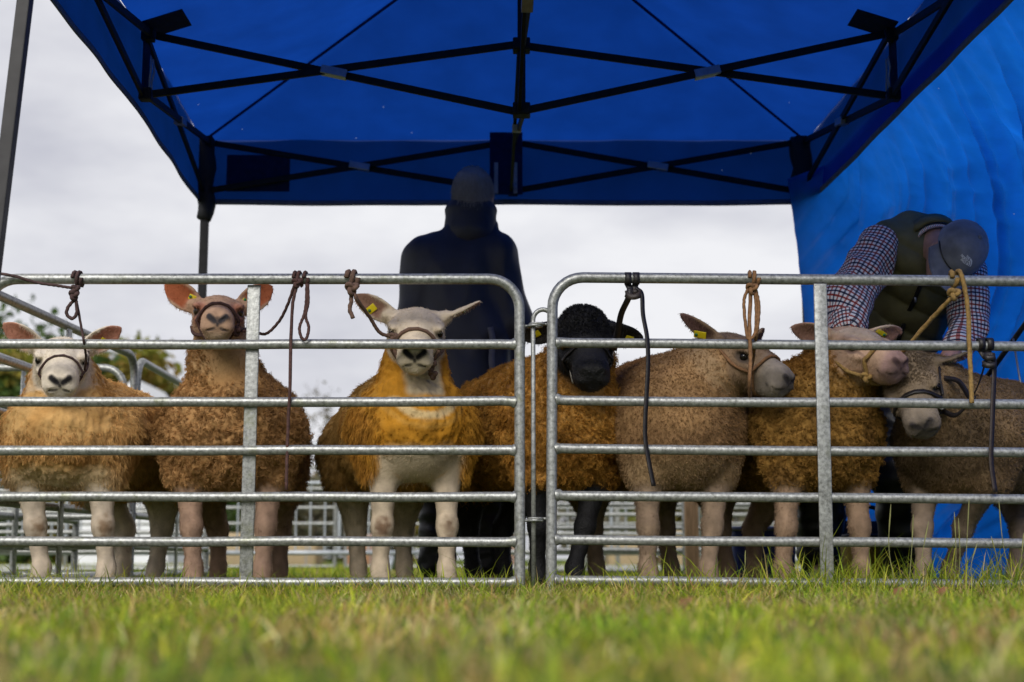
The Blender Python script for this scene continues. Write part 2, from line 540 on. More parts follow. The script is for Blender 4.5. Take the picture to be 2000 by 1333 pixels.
_hcache = {}
def hurdle(loc, ang, label, group, post_side=1, m='galv', roll=0., loops=True, brackets=True, name='hurdle', seg=14):
    """a seven-rail tubular sheep hurdle; x runs along it from loc"""
    root = empty(name, loc, label, 'hurdle', group)
    root.rotation_euler = (0, roll, ang)
    key = (post_side, m, brackets, seg)
    if key not in _hcache:
        parts = []
        mt = M[m]
        parts.append(MB().tube(bend_frame(HL, RZ[0]), .0185, seg).build('frame', mt, base=(0, 0, 0), sharp=60))
        for z in RZ[1:]:
            xs = [.012, .020, .026, .034] + list(np.linspace(.06, HL - .06, 6)) + [HL - .034, HL - .026, HL - .020, HL - .012]
            rr = [TR * 1.16, TR * 1.22, TR * 1.05, TR] + [TR] * 6 + [TR, TR * 1.05, TR * 1.22, TR * 1.16]
            sag = [rng.normal(0, .0012) for _ in xs]
            parts.append(MB().tube([(x, 0, z + s) for x, s in zip(xs, sag)], rr, seg, cap=False).build('rail', mt, base=(0, 0, 0), sharp=60))
        yo = -(TR + .004) * post_side
        parts.append(MB().box((HL / 2, yo + post_side * .003, (RZ[0] - .018) / 2), (.045, .010, RZ[0] - .018), bev=.003).build('upright', mt, base=(0, 0, 0)))
        if brackets:
            for x, sx in ((0, -1), (HL, 1)):
                for z in (.905, .245):
                    lp = [(x + sx * .015, 0, z)] + [(x + sx * (.052 + .024 * math.cos(a)), .021 * math.sin(a), z) for a in np.linspace(math.pi, -math.pi, 15)] + [(x + sx * .015, 0, z)]
                    parts.append(MB().tube(lp, .0048, 7).build('coupling_loop', mt, base=(0, 0, 0)))
        for p in parts: p.parent = root
        _hcache[key] = parts
        return root
    for p in _hcache[key]:
        c = p.copy(); COL.objects.link(c); c.parent = root
    return root


HX0 = at(1015, 800, 4.8)[0] - HL
hurdle((HX0, 4.8, 0), 0, 'galvanised seven rail hurdle on the left of the pen front', 'hurdles of the pen front', -1, 'galv')
HX1 = at(1075, 800, 4.8)[0]
hurdle((HX1, 4.8, .006), 0, 'galvanised seven rail hurdle on the right of the pen front', 'hurdles of the pen front', 1, 'galv_clean', roll=R_(.5))

# coupling pin between the two front hurdles
pc = (HX0 + HL + HX1) / 2
pin = empty('coupling_pin', (pc - .006, 4.8, 0), 'upright hooked steel rod coupling the two front hurdles', 'pin')
pts = [(pc - .006, 4.8, .01), (pc - .006, 4.8, .5), (pc - .006, 4.8, .90)]
pts += [(pc - .006 + .034 - .034 * math.cos(a), 4.805, .925 + .038 * math.sin(a)) for a in np.linspace(0, math.pi * .95, 12)]
MB().tube(pts, .0082, 10).build('rod', M['galv_clean'], pin)

# side of the pen on the left and the pens beyond
hurdle((-1.885, 4.86, 0), R_(87), 'hurdle running back from the left end of the pen front', 'hurdles of the pens beyond', 1, 'galv', brackets=False)
hurdle((-1.80, 6.78, 0), R_(91), 'hurdle continuing the left pen side behind the first sheep', 'hurdles of the pens beyond', 1, 'galv', brackets=False)
hurdle((-2.46, 6.05, 0), R_(88), 'hurdle end on beyond the left pen side', 'hurdles of the pens beyond', 1, 'galv', brackets=False)
hurdle((-3.78, 7.10, 0), 0, 'hurdle lying across the picture behind the left pen side', 'hurdles of the pens beyond', 1, 'galv', brackets=False)
FARG = 'blurred hurdles in rows behind the pen'
ORD = ['first', 'second', 'third', 'fourth', 'fifth', 'sixth', 'seventh', 'eighth', 'ninth', 'tenth', 'eleventh', 'twelfth']
for (Y, x0, x1, row) in ((9.6, .25, 3.2, 'nearest row'), (11.9, -.3, 3.2, 'middle row'), (15.0, -5.6, 4.0, 'farthest row')):
    x = x0; i = 0
    while x < x1:
        hurdle((x, Y + .1 * math.sin(x * 2), 0), R_(rng.normal(0, 1.5)), 'blurred hurdle in the %s behind the tent, %s from left' % (row, ORD[i]), FARG, 1, 'galv_clean', brackets=False, seg=14)
        x += 1.93; i += 1
for (x, Y, lab) in ((-4.9, 8.9, 'blurred hurdle far left behind the first sheep legs, nearest there'), (-6.2, 10.6, 'blurred hurdle at the left picture edge behind nearer hurdles'), (-4.1, 11.2, 'blurred hurdle farthest back on the left side')):
    hurdle((x, Y, 0), R_(rng.normal(0, 3)), lab, FARG, 1, 'galv_clean', brackets=False)

# crowd barriers with upright bars behind sheep two and three
def barrier(loc, label, bars=18, L=2.3, H=1.12):
    root = empty('crowd_barrier', loc, label, 'barrier', 'grey crowd barriers behind the pen')
    x0, y0, _ = loc
    r = .1
    fp = bend_frame(L, H, .08)[6:-5] + np.array([x0, y0, 0])
    fp = np.vstack([[(x0, y0, .17)], fp[fp[:, 2] > .2], [(x0 + L, y0, .17)]])
    MB().tube(fp, .021, 8).build('frame', M['barrier'], root)
    MB().tube([(x0, y0, .17), (x0 + L, y0, .17)], .021, 8).build('bottom_rail', M['barrier'], root)
    MB().tube([(x0, y0, .78), (x0 + L, y0, .78)], .017, 8).build('middle_rail', M['barrier'], root)
    bar = None
    for i in range(1, bars):
        x = x0 + L * i / bars
        rr = .017 if i % 6 == 0 else .008
        top = H if i % 6 == 0 else .78
        MB().tube([(x, y0, .17), (x, y0, top)], rr, 6, cap=False).build('bar', M['barrier'], root)
    for x in (x0 + .3, x0 + L - .3):
        MB().tube([(x, y0 - .3, .01), (x, y0 - .05, .12), (x, y0 + .05, .12), (x, y0 + .3, .01)], .02, 8).build('foot', M['barrier'], root)
    return root


for i, (x, lab) in enumerate(((-5.45, 'blurred grey crowd barrier leftmost in its row behind the pen'), (-3.05, 'blurred grey crowd barrier seen between sheep two and three legs'),
                              (-.66, 'blurred grey crowd barrier rightmost in its row behind the dark coat man'))):
    barrier((x, 12.6, 0), lab)

# straw bales and a timber trestle, far and out of focus
STRAW = mat('straw', (.42, .32, .19), .9, 0, .35, 40, bump=.8, bscale=150, stretch=(1, 6, 6))
ORNG = mat('orange_brown_timber', (.36, .19, .10), .7, 0, .25, 8, bump=.2, stretch=(1, 8, 8))
for (px, Y, w, h, m, lab) in ((470, 17.2, .7, .42, 'STRAW', 'far blurred straw bale behind the second sheep'), (585, 17.0, .5, .34, 'STRAW', 'far blurred straw bale left of the orange bale'),
                              (712, 16.6, .42, .40, 'ORNG', 'far blurred orange brown bale behind third sheep legs'), (985, 16.4, .4, .42, 'ORNG', 'far blurred orange brown bale by the dark man legs'),
                              (1225, 17.5, .5, .40, 'STRAW', 'far blurred straw bale behind the fifth sheep legs'), (1320, 17.4, .4, .5, 'STRAW', 'far blurred straw bale right of another behind fifth sheep')):
    c = at(px, 1050, Y)
    o = empty('straw_bale', (c[0], Y, 0), lab, 'bale', 'bales far behind the pens')
    mb = MB().box((c[0], Y, h / 2), (w, .6, h), bev=.05)
    mm = {'STRAW': STRAW, 'ORNG': ORNG}[m]
    mb.build('straw', mm, o)
    for dx in (-w / 4, w / 4):
        MB().box((c[0] + dx, Y, h / 2), (.012, .606, h + .006)).build('twine', M['velcro'], o, smooth=False)
c = at(1352, 1100, 8.4)
tr = empty('wooden_post', (c[0], 8.4, 0), 'light brown wooden post standing behind the fifth sheep', 'post')
WOOD = mat('pine_timber', (.42, .25, .12), .7, 0, .25, 10, bump=.2, stretch=(8, 8, 1))
MB().box((c[0], 8.4, .33), (.075, .075, .66), bev=.004).build('shaft', WOOD, tr)
MB().box((c[0], 8.4, .665), (.095, .095, .02), bev=.004).build('cap', WOOD, tr)

# white marquee far left
WHT = mat('white_marquee_fabric', (.78, .79, .82), .7, 0, .05, 3)
mq = empty('marquee', (-8.2, 32, 0), 'white marquee roof far away behind first and second sheep', 'marquee')
MB().box((-8.2, 32, 1.25), (1.9, 3.5, 2.5)).build('wall', WHT, mq, smooth=False)
MB().add([(-9.3, 30.1, 2.5), (-7.1, 30.1, 2.5), (-7.1, 33.9, 2.5), (-9.3, 33.9, 2.5), (-8.2, 30.6, 4.0), (-8.2, 33.4, 4.0)],
         [(0, 1, 4), (1, 2, 5, 4), (2, 3, 5), (3, 0, 4, 5)]).build('roof', WHT, mq, smooth=False)

# ------------------------------------------------------------------ trees and hedge
LEAVES = attr_mat('tree_leaves', .6, 0, 1, .2, 3, transl=.35, spec=.2)
BARK = mat('bark', (.10, .085, .065), .9, 0, .3, 8, bump=.6, bscale=30)


def tree(px, Y, H, crown_r, crown_z, cols, label, name='tree', leaves=2600, trunk_r=.18, leaf=.14, group='trees along the far field edge', sparse=1.):
    x = at(px, 1090, Y)[0]
    root = empty(name, (x, Y, 0), label, 'tree' if name == 'tree' else 'bush', group)
    base = np.array([x, Y, 0.])
    mb = MB()
    mb.tube(spline([base, base + (rng.normal(0, .1), 0, H * .35), base + (rng.normal(0, .25), rng.normal(0, .2), H * .7), base + (rng.normal(0, .3), 0, H * .95)], 5),
            np.linspace(trunk_r, trunk_r * .12, 16), 8)
    tips = []
    nl = 16
    for i in range(nl):
        z = H * (crown_z + (.92 - crown_z) * i / nl)
        a = rng.uniform(0, 6.28); ll = crown_r * rng.uniform(.5, 1.05) * (1 - .45 * i / nl)
        b = base + (0, 0, z)
        e = b + (math.cos(a) * ll, math.sin(a) * ll, min(ll * rng.uniform(.15, .75), H * .97 - z))
        m_ = (b + e) / 2 + (0, 0, .1 * ll)
        mb.tube(spline([b, m_, e], 4), np.linspace(trunk_r * .32, trunk_r * .05, 9), 5)
        for t in (.45, .7, .9, 1.): tips.append(b + (e - b) * t)
        for q in range(2):
            e2 = e + rng.normal(0, .32 * crown_r, 3); e2[2] = min(e2[2], H)
            mb.tube([m_, (m_ + e2) / 2 + (0, 0, .05), e2], [trunk_r * .14, trunk_r * .08, trunk_r * .02], 4); tips.append(e2)
    mb.build('trunk', BARK, root)
    tips = np.array(tips)
    if leaves:
        nL = leaves
        cl = rng.integers(0, len(tips), nL)
        P = tips[cl] + rng.normal(0, 1, (nL, 3)) * np.array([.22, .22, .17]) * crown_r * sparse
        P[:, 2] = np.maximum(P[:, 2], .1)
        P[:, 2] = np.where(P[:, 2] > H * 1.03, H * 1.03 - (P[:, 2] - H * 1.03), P[:, 2])
        A = rng.normal(0, 1, (nL, 3)); A /= np.linalg.norm(A, axis=1)[:, None]
        B = rng.normal(0, 1, (nL, 3)); B -= A * (A * B).sum(1)[:, None]; B /= np.linalg.norm(B, axis=1)[:, None]
        s = leaf * rng.uniform(.6, 1.3, (nL, 1))
        V = np.stack([P - A * s, P - B * s * .6, P + A * s, P + B * s * .6], 1)
        Fc = (np.arange(4)[None] + (np.arange(nL) * 4)[:, None])
        cc = np.array(cols)[rng.integers(0, len(cols), len(tips))][cl] * rng.uniform(.75, 1.25, (nL, 1))
        link_mesh('crown', V.reshape(-1, 3), Fc, LEAVES, root, smooth=False, col=np.repeat(cc, 4, 0))
    return root


GRN = [(.05, .09, .02), (.08, .13, .03), (.06, .11, .025)]
YEL = [(.27, .23, .035), (.20, .21, .03), (.30, .24, .05), (.14, .17, .03), (.30, .20, .04)]
BRN = [(.17, .16, .10), (.2, .18, .12)]
tree(30, 40, 7.0, 1.7, .35, GRN, 'tall thin green tree rising above the hedge at the far left', leaves=900, leaf=.15, sparse=.8)
tree(118, 42, 6.6, 1.25, .5, GRN, 'small round dark green tree left of the first sheep ears', leaves=1100, leaf=.14)
tree(-60, 44, 8.0, 2.4, .3, GRN, 'green tree partly outside the left edge of the picture')
tree(190, 46, 4.5, 1.2, .3, YEL, 'thin yellow tree behind the right ear of the first sheep', leaves=700, leaf=.14)
HG = 'autumn hedge bushes along the field edge'
for (px, Y, H, r, cols, lab) in ((-30, 36, 4.9, 1.9, YEL, 'yellow green hedge bush at the left picture edge'), (45, 35, 4.5, 1.8, YEL, 'yellow hedge bush left of the first sheep head'),
                                 (210, 35, 4.6, 1.7, YEL, 'yellow hedge bush right of the first sheep head'), (280, 36, 3.7, 1.4, YEL, 'olive hedge bush left of the white marquee'),
                                 (165, 38, 4.7, 1.7, YEL, 'tall yellow hedge bush between the first sheep ears'), (240, 38, 4.2, 1.5, YEL, 'tall olive hedge bush above the curved hurdle corners'), (0, 39, 5.3, 1.9, GRN, 'dark green hedge bush behind the far left hurdle rails'), (128, 35, 4.2, 1.8, GRN, 'green hedge bush directly behind the first sheep head')):
    tree(px, Y, H * 1.13, r, .04, cols, lab, 'bush', 8500, .10, .15, HG)
for i, px in enumerate((430, 535, 610, 690, 780, 1150, 1250, 1350, 1450)):
    tree(px, 52 + 3 * math.sin(i * 2.3), 2.9 + .35 * math.sin(i * 1.7), 1.9, .03, [GRN, YEL, BRN][i % 3], 'low far hedge bush on the horizon behind the hurdles, %s from left' % ORD[i], 'bush', 1800, .10, .15, 'low hedge bushes on the horizon')
for (px, H, lab) in ((588, 5.6, 'bare pale tree above the hedge left of the third sheep'), (617, 6.6, 'bare pale tree tallest between second and third sheep'), (652, 5.7, 'bare pale tree touching the third sheep outline')):
    tree(px, 50, H, 1.0, .4, BRN, lab, 'tree', 120, .07, .10, 'bare trees on the horizon', .7)

# ------------------------------------------------------------------ the blue pop-up tent
T_TOP, T_LOW, T_VAL, T_APEX = 2.205, 1.955, 1.905, 2.76
CN = {'BL': np.array([-1.546, 6.98, 0]), 'BR': np.array([1.468, 6.98, 0]), 'ML': np.array([-1.466, 5.48, 0]), 'MR': np.array([1.528, 5.48, 0]),
      'FL': np.array([-1.440, 3.98, 0]), 'FR': np.array([1.585, 3.98, 0]), 'BM': np.array([.005, 6.98, 0]), 'FM': np.array([.07, 3.98, 0]), 'CC': np.array([.038, 5.48, 0])}
def zz(p, z): return np.array([p[0], p[1], z])
tent = empty('pop_up_gazebo', (.03, 5.48, 0), 'blue pop up gazebo with black folding frame over the sheep pen', 'gazebo')


def bar_box(a, b, w, h, m, name, parent, bev=.003):
    a, b = np.array(a, float), np.array(b, float)
    d = b - a; L = np.linalg.norm(d); x = d / L
    y = unit(np.cross((0, 0, 1.), x)) if abs(x[2]) < .95 else np.array([0, 1., 0])
    z = np.cross(x, y)
    return MB().box((a + b) / 2, (L, w, h), np.stack([x, y, z], 1), bev).build(name, m, parent, smooth=False)


for kx, top in (('BL', (0, 0)), ('BR', (0, 0)), ('FL', (.04, 0)), ('FR', (0, 0))):
    p = CN[kx]
    foot = p + np.array([-.10 if kx == 'FL' else 0, 0, 0])
    leg = bar_box(foot + (0, 0, .0), zz(p + (top[0], 0, 0), T_TOP + .02), .038, .038, M['dark_metal'] if kx == 'FL' else M['black_metal'], 'leg', tent)
    MB().box(foot + (0, 0, .006), (.09, .09, .012), bev=.003).build('foot_plate', M['dark_metal'], leg)
    q = zz(p, 0)
    MB().box(q + (0, 0, T_TOP), (.062, .062, .06), bev=.006).build('top_joint', M['black_metal'], tent, smooth=False)
    MB().box(q + (0, 0, T_LOW), (.062, .062, .05), bev=.006).build('slider', M['black_metal'], tent, smooth=False)
    if kx in ('BL', 'BR'):   # strapped fabric round the corner leg
        pr = [q + (0, 0, z) + np.array([.008 * math.sin(z * 31), .008 * math.cos(z * 23), 0]) for z in np.linspace(T_VAL - .10, T_TOP + .02, 12)]
        MB().tube(pr, [.036, .040, .044, .046, .044, .045, .043, .045, .044, .043, .044, .046] if kx == 'BL' else [.04, .052, .058, .060, .056, .060, .058, .054, .058, .056, .054, .056], 10).build('leg_wrap', M['tape_black'], tent)


def scissor(A, B, off, ta=T_TOP, la=T_LOW, tb=T_TOP, lb=T_LOW):
    """one X of two bars between two uprights"""
    d = unit(B - A); nrm = np.array([-d[1], d[0], 0])
    a, b = A + d * .03, B - d * .03
    b1 = bar_box(zz(a, ta) + nrm * (off + .009), zz(b, lb) + nrm * (off + .009), .015, .030, M['black_metal'], 'truss_bar', tent)
    b2 = bar_box(zz(a, la) + nrm * (off - .009), zz(b, tb) + nrm * (off - .009), .015, .030, M['black_metal'], 'truss_bar', tent)
    c = (zz(a, ta) + zz(b, lb)) / 2 + nrm * (off)
    dd = unit(zz(b, lb) - zz(a, ta))
    y = unit(np.cross((0, 0, 1.), dd)); z = np.cross(dd, y)
    MB().box(c, (.105, .042, .035), np.stack([dd, y, z], 1), .003).build('truss_sleeve', M['sleeve'], b1, smooth=False)


for A, B in (('BL', 'BM'), ('BM', 'BR'), ('BL', 'ML'), ('ML', 'FL'), ('BR', 'MR'), ('MR', 'FR'), ('FL', 'FM'), ('FM', 'FR')):
    scissor(CN[A], CN[B], 0)
for A in ('ML', 'MR', 'BM', 'FM'):
    scissor(CN[A], CN['CC'], 0, tb=2.160, lb=1.890)
cc = CN['CC']
bar_box(zz(cc, 1.87), zz(cc, T_APEX - .03), .032, .032, M['black_metal'], 'centre_pole', tent)
MB().box(zz(cc, 2.16), (.07, .07, .05), bev=.006).build('centre_joint', M['black_metal'], tent, smooth=False)
MB().box(zz(cc, 1.89), (.07, .07, .05), bev=.006).build('centre_joint', M['black_metal'], tent, smooth=False)
MB().tube(spline([zz(cc, T_APEX - .05), zz(cc, T_APEX - .02), zz(cc, T_APEX)], 3), [.03, .06, .055, .05, .04, .03, .01], 12).build('apex_cap', M['black_metal'], tent)
for A in ('BM', 'ML', 'MR', 'FM'):
    MB().box(zz(CN[A], T_TOP), (.05, .05, .05), bev=.006).build('top_joint', M['black_metal'], tent, smooth=False)
    MB().box(zz(CN[A], T_LOW), (.05, .05, .05), bev=.006).build('slider', M['black_metal'], tent, smooth=False)

# canopy: four sloping faces with a light sag, and a valance on each side
rim = ['BL', 'BM', 'BR', 'MR', 'FR', 'FM', 'FL', 'ML']
def out_pt(k, z, o=.035):
    p = CN[k]; d = p - CN['CC']; d = np.array([np.sign(round(d[0], 0)), np.sign(round(d[1], 0)), 0])
    return zz(p + d * o, z)
V, Fs = [], []
NR, NS = 10, 14
ringpts = []
loop = ['BL', 'BM', 'BR', 'MR', 'FR', 'FM', 'FL', 'ML', 'BL']
edge = []
for a, b in zip(loop[:-1], loop[1:]):
    for t in np.linspace(0, 1, NS, endpoint=False):
        e = out_pt(a, T_TOP + .024) * (1 - t) + out_pt(b, T_TOP + .024) * t
        edge.append(e)
edge = np.array(edge); ne = len(edge)
apex = zz(cc, T_APEX)
for i in range(NR):
    t = i / NR
    ring = edge * (1 - t) + apex * t
    for j, p in enumerate(ring):
        ph = (j % (2 * NS)) / (2 * NS)               # 0 at a corner, .5 mid-side
        sag = math.sin(math.pi * ph) * math.sin(math.pi * t)
        wr = .006 * mnoise.noise((p[0] * 6, p[1] * 6, 1.)) * (1 - t)
        V.append((p[0], p[1], p[2] - .045 * sag + wr))
V.append(tuple(apex))
for i in range(NR - 1):
    for j in range(ne):
        Fs.append((i * ne + j, i * ne + (j + 1) % ne, (i + 1) * ne + (j + 1) % ne, (i + 1) * ne + j))
for j in range(ne):
    Fs.append(((NR - 1) * ne + j, (NR - 1) * ne + (j + 1) % ne, NR * ne))
can = link_mesh('canopy', V, Fs, M['canopy'], tent)
for kx in ('BL', 'BR', 'FL', 'FR'):
    e0 = out_pt(kx, T_TOP + .017); pts = np.array([e0 * (1 - t) + (apex - (0, 0, .008)) * t - np.array([0, 0, .003]) for t in np.linspace(0, 1, 8)])
    MB().tube(pts, .0065, 6).build('seam', M['valance'], can)
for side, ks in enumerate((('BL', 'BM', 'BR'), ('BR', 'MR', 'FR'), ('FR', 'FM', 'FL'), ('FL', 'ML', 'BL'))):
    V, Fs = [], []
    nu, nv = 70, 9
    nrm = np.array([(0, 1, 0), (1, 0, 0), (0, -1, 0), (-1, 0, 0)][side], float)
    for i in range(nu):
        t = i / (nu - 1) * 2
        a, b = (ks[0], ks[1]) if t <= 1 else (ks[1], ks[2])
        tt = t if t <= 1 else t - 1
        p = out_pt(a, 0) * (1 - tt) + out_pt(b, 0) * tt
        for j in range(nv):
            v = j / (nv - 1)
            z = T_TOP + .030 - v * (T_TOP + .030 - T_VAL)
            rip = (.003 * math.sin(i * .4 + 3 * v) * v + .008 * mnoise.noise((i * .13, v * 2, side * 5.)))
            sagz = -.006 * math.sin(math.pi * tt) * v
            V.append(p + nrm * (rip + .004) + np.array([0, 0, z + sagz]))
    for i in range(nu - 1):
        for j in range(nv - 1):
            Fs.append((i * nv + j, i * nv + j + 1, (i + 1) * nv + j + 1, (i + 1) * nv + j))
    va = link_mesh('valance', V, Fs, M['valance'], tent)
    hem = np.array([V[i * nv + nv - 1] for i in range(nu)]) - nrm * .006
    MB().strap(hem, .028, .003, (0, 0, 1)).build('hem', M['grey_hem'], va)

# fabric flaps and hook-and-loop strips where the valance is tied to the frame
bm_ = CN['BM']
MB().box(zz(bm_ + (-.035, -.035, 0), 2.09), (.165, .004, .33), bev=.001).build('tie_flap', M['patch'], tent, smooth=False)
for dx, w in ((-.085, .020), (.012, .020)):
    MB().box(zz(bm_ + (dx, -.041, 0), 2.01), (w, .003, .16)).build('velcro_strip', M['velcro'], tent, smooth=False)
c = at(505, 340, 7.0); MB().box((c[0], 6.988, c[2]), (.32, .003, .19)).build('valance_patch', M['patch'], tent, smooth=False)
for A, sx in (('ML', 1), ('MR', -1)):
    p = CN[A]
    MB().box(zz(p + (sx * .075, -.01, 0), T_TOP + .045), (.17, .17, .004), rot=np.array(Matrix.Rotation(R_(-18) * sx, 3, 'Y'))).build('tie_flap', M['patch'], tent, smooth=False)
    MB().box(zz(p + (-sx * .012, .03, 0), 2.10), (.004, .10, .26)).build('tie_flap', M['patch'], tent, smooth=False)
    for dy, w in ((.01, .018), (.05, .018)):
        pts = [zz(p + (sx * .012 + .004 * math.sin(q * 2.), dy + .006 * math.sin(q * 3 + dy * 99), 0), 2.12 - .05 * q) for q in range(4)]
        MB().strap(pts, w, .003, (0, 1, 0)).build('velcro_strip', M['velcro'], tent)

# ------------------------------------------------------------------ blue tarpaulin on the right
nu, nv = 300, 240
Ys = np.linspace(6.945, 3.75, nu)
V = np.zeros((nu, nv, 3))
top_z = T_VAL + .10
def ridge(x, y, z, e=.05): return 1 - math.sqrt(mnoise.noise((x, y, z)) ** 2 + e * e) * 2.2
for i, Y in enumerate(Ys):
    t = (6.945 - Y) / 3.2
    xt = 1.385 + .155 * min(1., (6.945 - Y) / .30) + .098 * t
    s = min(1., max(0., (6.945 - Y) / 1.5)); s = s * s * (3 - 2 * s)
    fl = .10 + .86 * s + .10 * t
    for j in range(nv):
        v = j / (nv - 1)
        z = top_z * (1 - v)
        prof = 1 - (1 - v) ** 1.9
        x = xt + fl * prof
        # gathers running down from the eave, fading lower down, and creases
        ya = Y - 2.3 * v + .22 * v * mnoise.noise((Y * 1.3, v * 1.2, 11.))
        g1 = ridge(ya * 5.2, v * .35, 2., .09) * .115 * (1 - .55 * v)
        g2 = ridge(ya * 12., v * .7, 7., .09) * .038 * (1 - .5 * v)
        g3 = mnoise.noise((Y * 2.2, z * 1.2, 4.)) * .05 * v
        g4 = ridge(Y * 2.6 + z * 2., z * 2.6 - Y * 1.6, 8., .07) * .045 * v
        g5 = ridge(Y * 6 - z * 5, z * 5. + Y * 3., 18., .05) * .013
        w = min(1., v * 7) * min(1., .06 + (6.945 - Y) * 2.2)
        V[i, j] = (x + (g1 + g2 + g3 + g4 + g5) * w, Y + .03 * mnoise.noise((Y * 3, z * 3, 1.)) * w, z + .002)
idx = np.arange(nu * nv).reshape(nu, nv)
Fq = np.stack([idx[:-1, :-1], idx[:-1, 1:], idx[1:, 1:], idx[1:, :-1]], -1).reshape(-1, 4)
tarp = link_mesh('tarpaulin', V.reshape(-1, 3), Fq, M['tarp'], base=(2.0, 5.5, 0))
tag(tarp, 'bright blue creased tarpaulin hung as the right side wall of the gazebo', 'tarpaulin')

# ------------------------------------------------------------------ things standing at the back
BIN = mat('dark_blue_plastic', (.003, .018, .16), .38, 0, .1, 6)
YELP = mat('yellow_plastic', (.36, .24, .008), .5, 0, .15, 6)
def tub(name, c, w, d, h, m, label, cat, taper=.86, rimm=None):
    root = empty(name, (c[0], c[1], 0), label, cat)
    mb = MB(); n = 28
    def ring(sx, sy, z):
        o = []
        for k in range(n):
            a = 2 * math.pi * k / n
            ca, sa = math.cos(a), math.sin(a); e = .35
            o.append((c[0] + sx * np.sign(ca) * abs(ca) ** e, c[1] + sy * np.sign(sa) * abs(sa) ** e, z))
        return o
    rings = [ring(w / 2 * taper, d / 2 * taper, .004), ring(w / 2, d / 2, h), ring(w / 2 - .012, d / 2 - .012, h), ring(w / 2 * taper - .012, d / 2 * taper - .012, .02)]
    V = sum(rings, []); F = [tuple(range(n - 1, -1, -1))]
    for r in range(3):
        for k in range(n): F.append((r * n + k, r * n + (k + 1) % n, (r + 1) * n + (k + 1) % n, (r + 1) * n + k))
    F.append(tuple(3 * n + k for k in range(n)))
    mb.add(V, F).build('body', m, root, sharp=40)
    MB().tube(ring(w / 2 + .004, d / 2 + .004, h), .010, 8, closed=True).build('rim', rimm or m, root)
    return root
c = at(1484, 1100, 6.75); tub('feed_tub', (c[0], 6.75), .31, .34, .255, BIN, 'dark blue plastic tub on grass behind fifth and sixth sheep', 'tub', .92, M['velcro'])
c = at(1692, 1100, 6.35); tub('bucket', (c[0], 6.35), .20, .22, .215, YELP, 'yellow plastic bucket on grass behind sixth and seventh sheep', 'bucket', .88, M['tape_black'])
c = at(1683, 1038, 6.72); bg = empty('bag', (c[0], 6.72, 0), 'black bag standing behind the yellow bucket', 'bag')
bm = bmesh.new(); bmesh.ops.create_cube(bm, size=1); bmesh.ops.subdivide_edges(bm, edges=bm.edges[:], cuts=5, use_grid_fill=True)
bv = []
for q in bm.verts:
    p = Vector(q.co); f = .82 + .18 * (1 - (abs(p.z) * 2) ** 3)
    bv.append((c[0] + p.x * .34 * f + .012 * mnoise.noise(p * 4), 6.72 + p.y * .22 * f, .145 + p.z * .29 + .01 * mnoise.noise(p * 5 + Vector((3, 1, 2)))))
bm.verts.index_update(); bf = [tuple(q.index for q in f.verts) for f in bm.faces]; bm.free()
link_mesh('shell', bv, bf, M['tape_black'], bg)
MB().tube(spline([(c[0] - .1, 6.68, .28), (c[0] - .06, 6.67, .35), (c[0] + .06, 6.67, .35), (c[0] + .1, 6.68, .28)], 5), .010, 7).build('handle', M['tape_black'], bg)

# dark pole propped against the tarpaulin
a, b = at(1938, 722, 5.75), at(2012, 620, 5.45)
dv = unit(b - a)
low = a - dv * (a[2] / dv[2]) if dv[2] > 0 else a
pp = empty('metal_pole', (low[0], low[1], 0), 'dark metal pole propped at the right before the blue tarpaulin', 'pole')
MB().tube([low, b, b + dv * .12], .0105, 10).build('tube', M['dark_metal'], pp)
MB().tube([low, low + dv * .05], .016, 10).build('end_cap', M['black_metal'], pp)
a, b = at(1979, 662, 5.52), at(1997, 770, 5.5)
MB().tube([a, b, b + (b - a) * .4], .0045, 8).build('brace_rod', M['sleeve'], pp)

# ------------------------------------------------------------------ smooth bodies from distance fields
def rc(a, b, ra, rb, tg, k=.03): return ('rc', np.array(a, float), np.array(b, float), ra, rb, tg, k)
def el(c, rad, tg, rot=None, k=.03): return ('el', np.array(c, float), np.array(rad, float), np.eye(3) if rot is None else np.array(rot, float), None, tg, k)
def ear(base, tip, face, W, tk, tg, cup=6., k=.012, bend=0.): return ('ear', np.array(base, float), np.array(tip, float), np.array(face, float), (W, tk, cup, bend), tg, k)


def ear_frame(q):
    a = q[2] - q[1]; L = np.linalg.norm(a); a = a / L
    c = q[3] - a * np.dot(q[3], a); c = c / np.linalg.norm(c)
    return a, np.cross(c, a), c, L


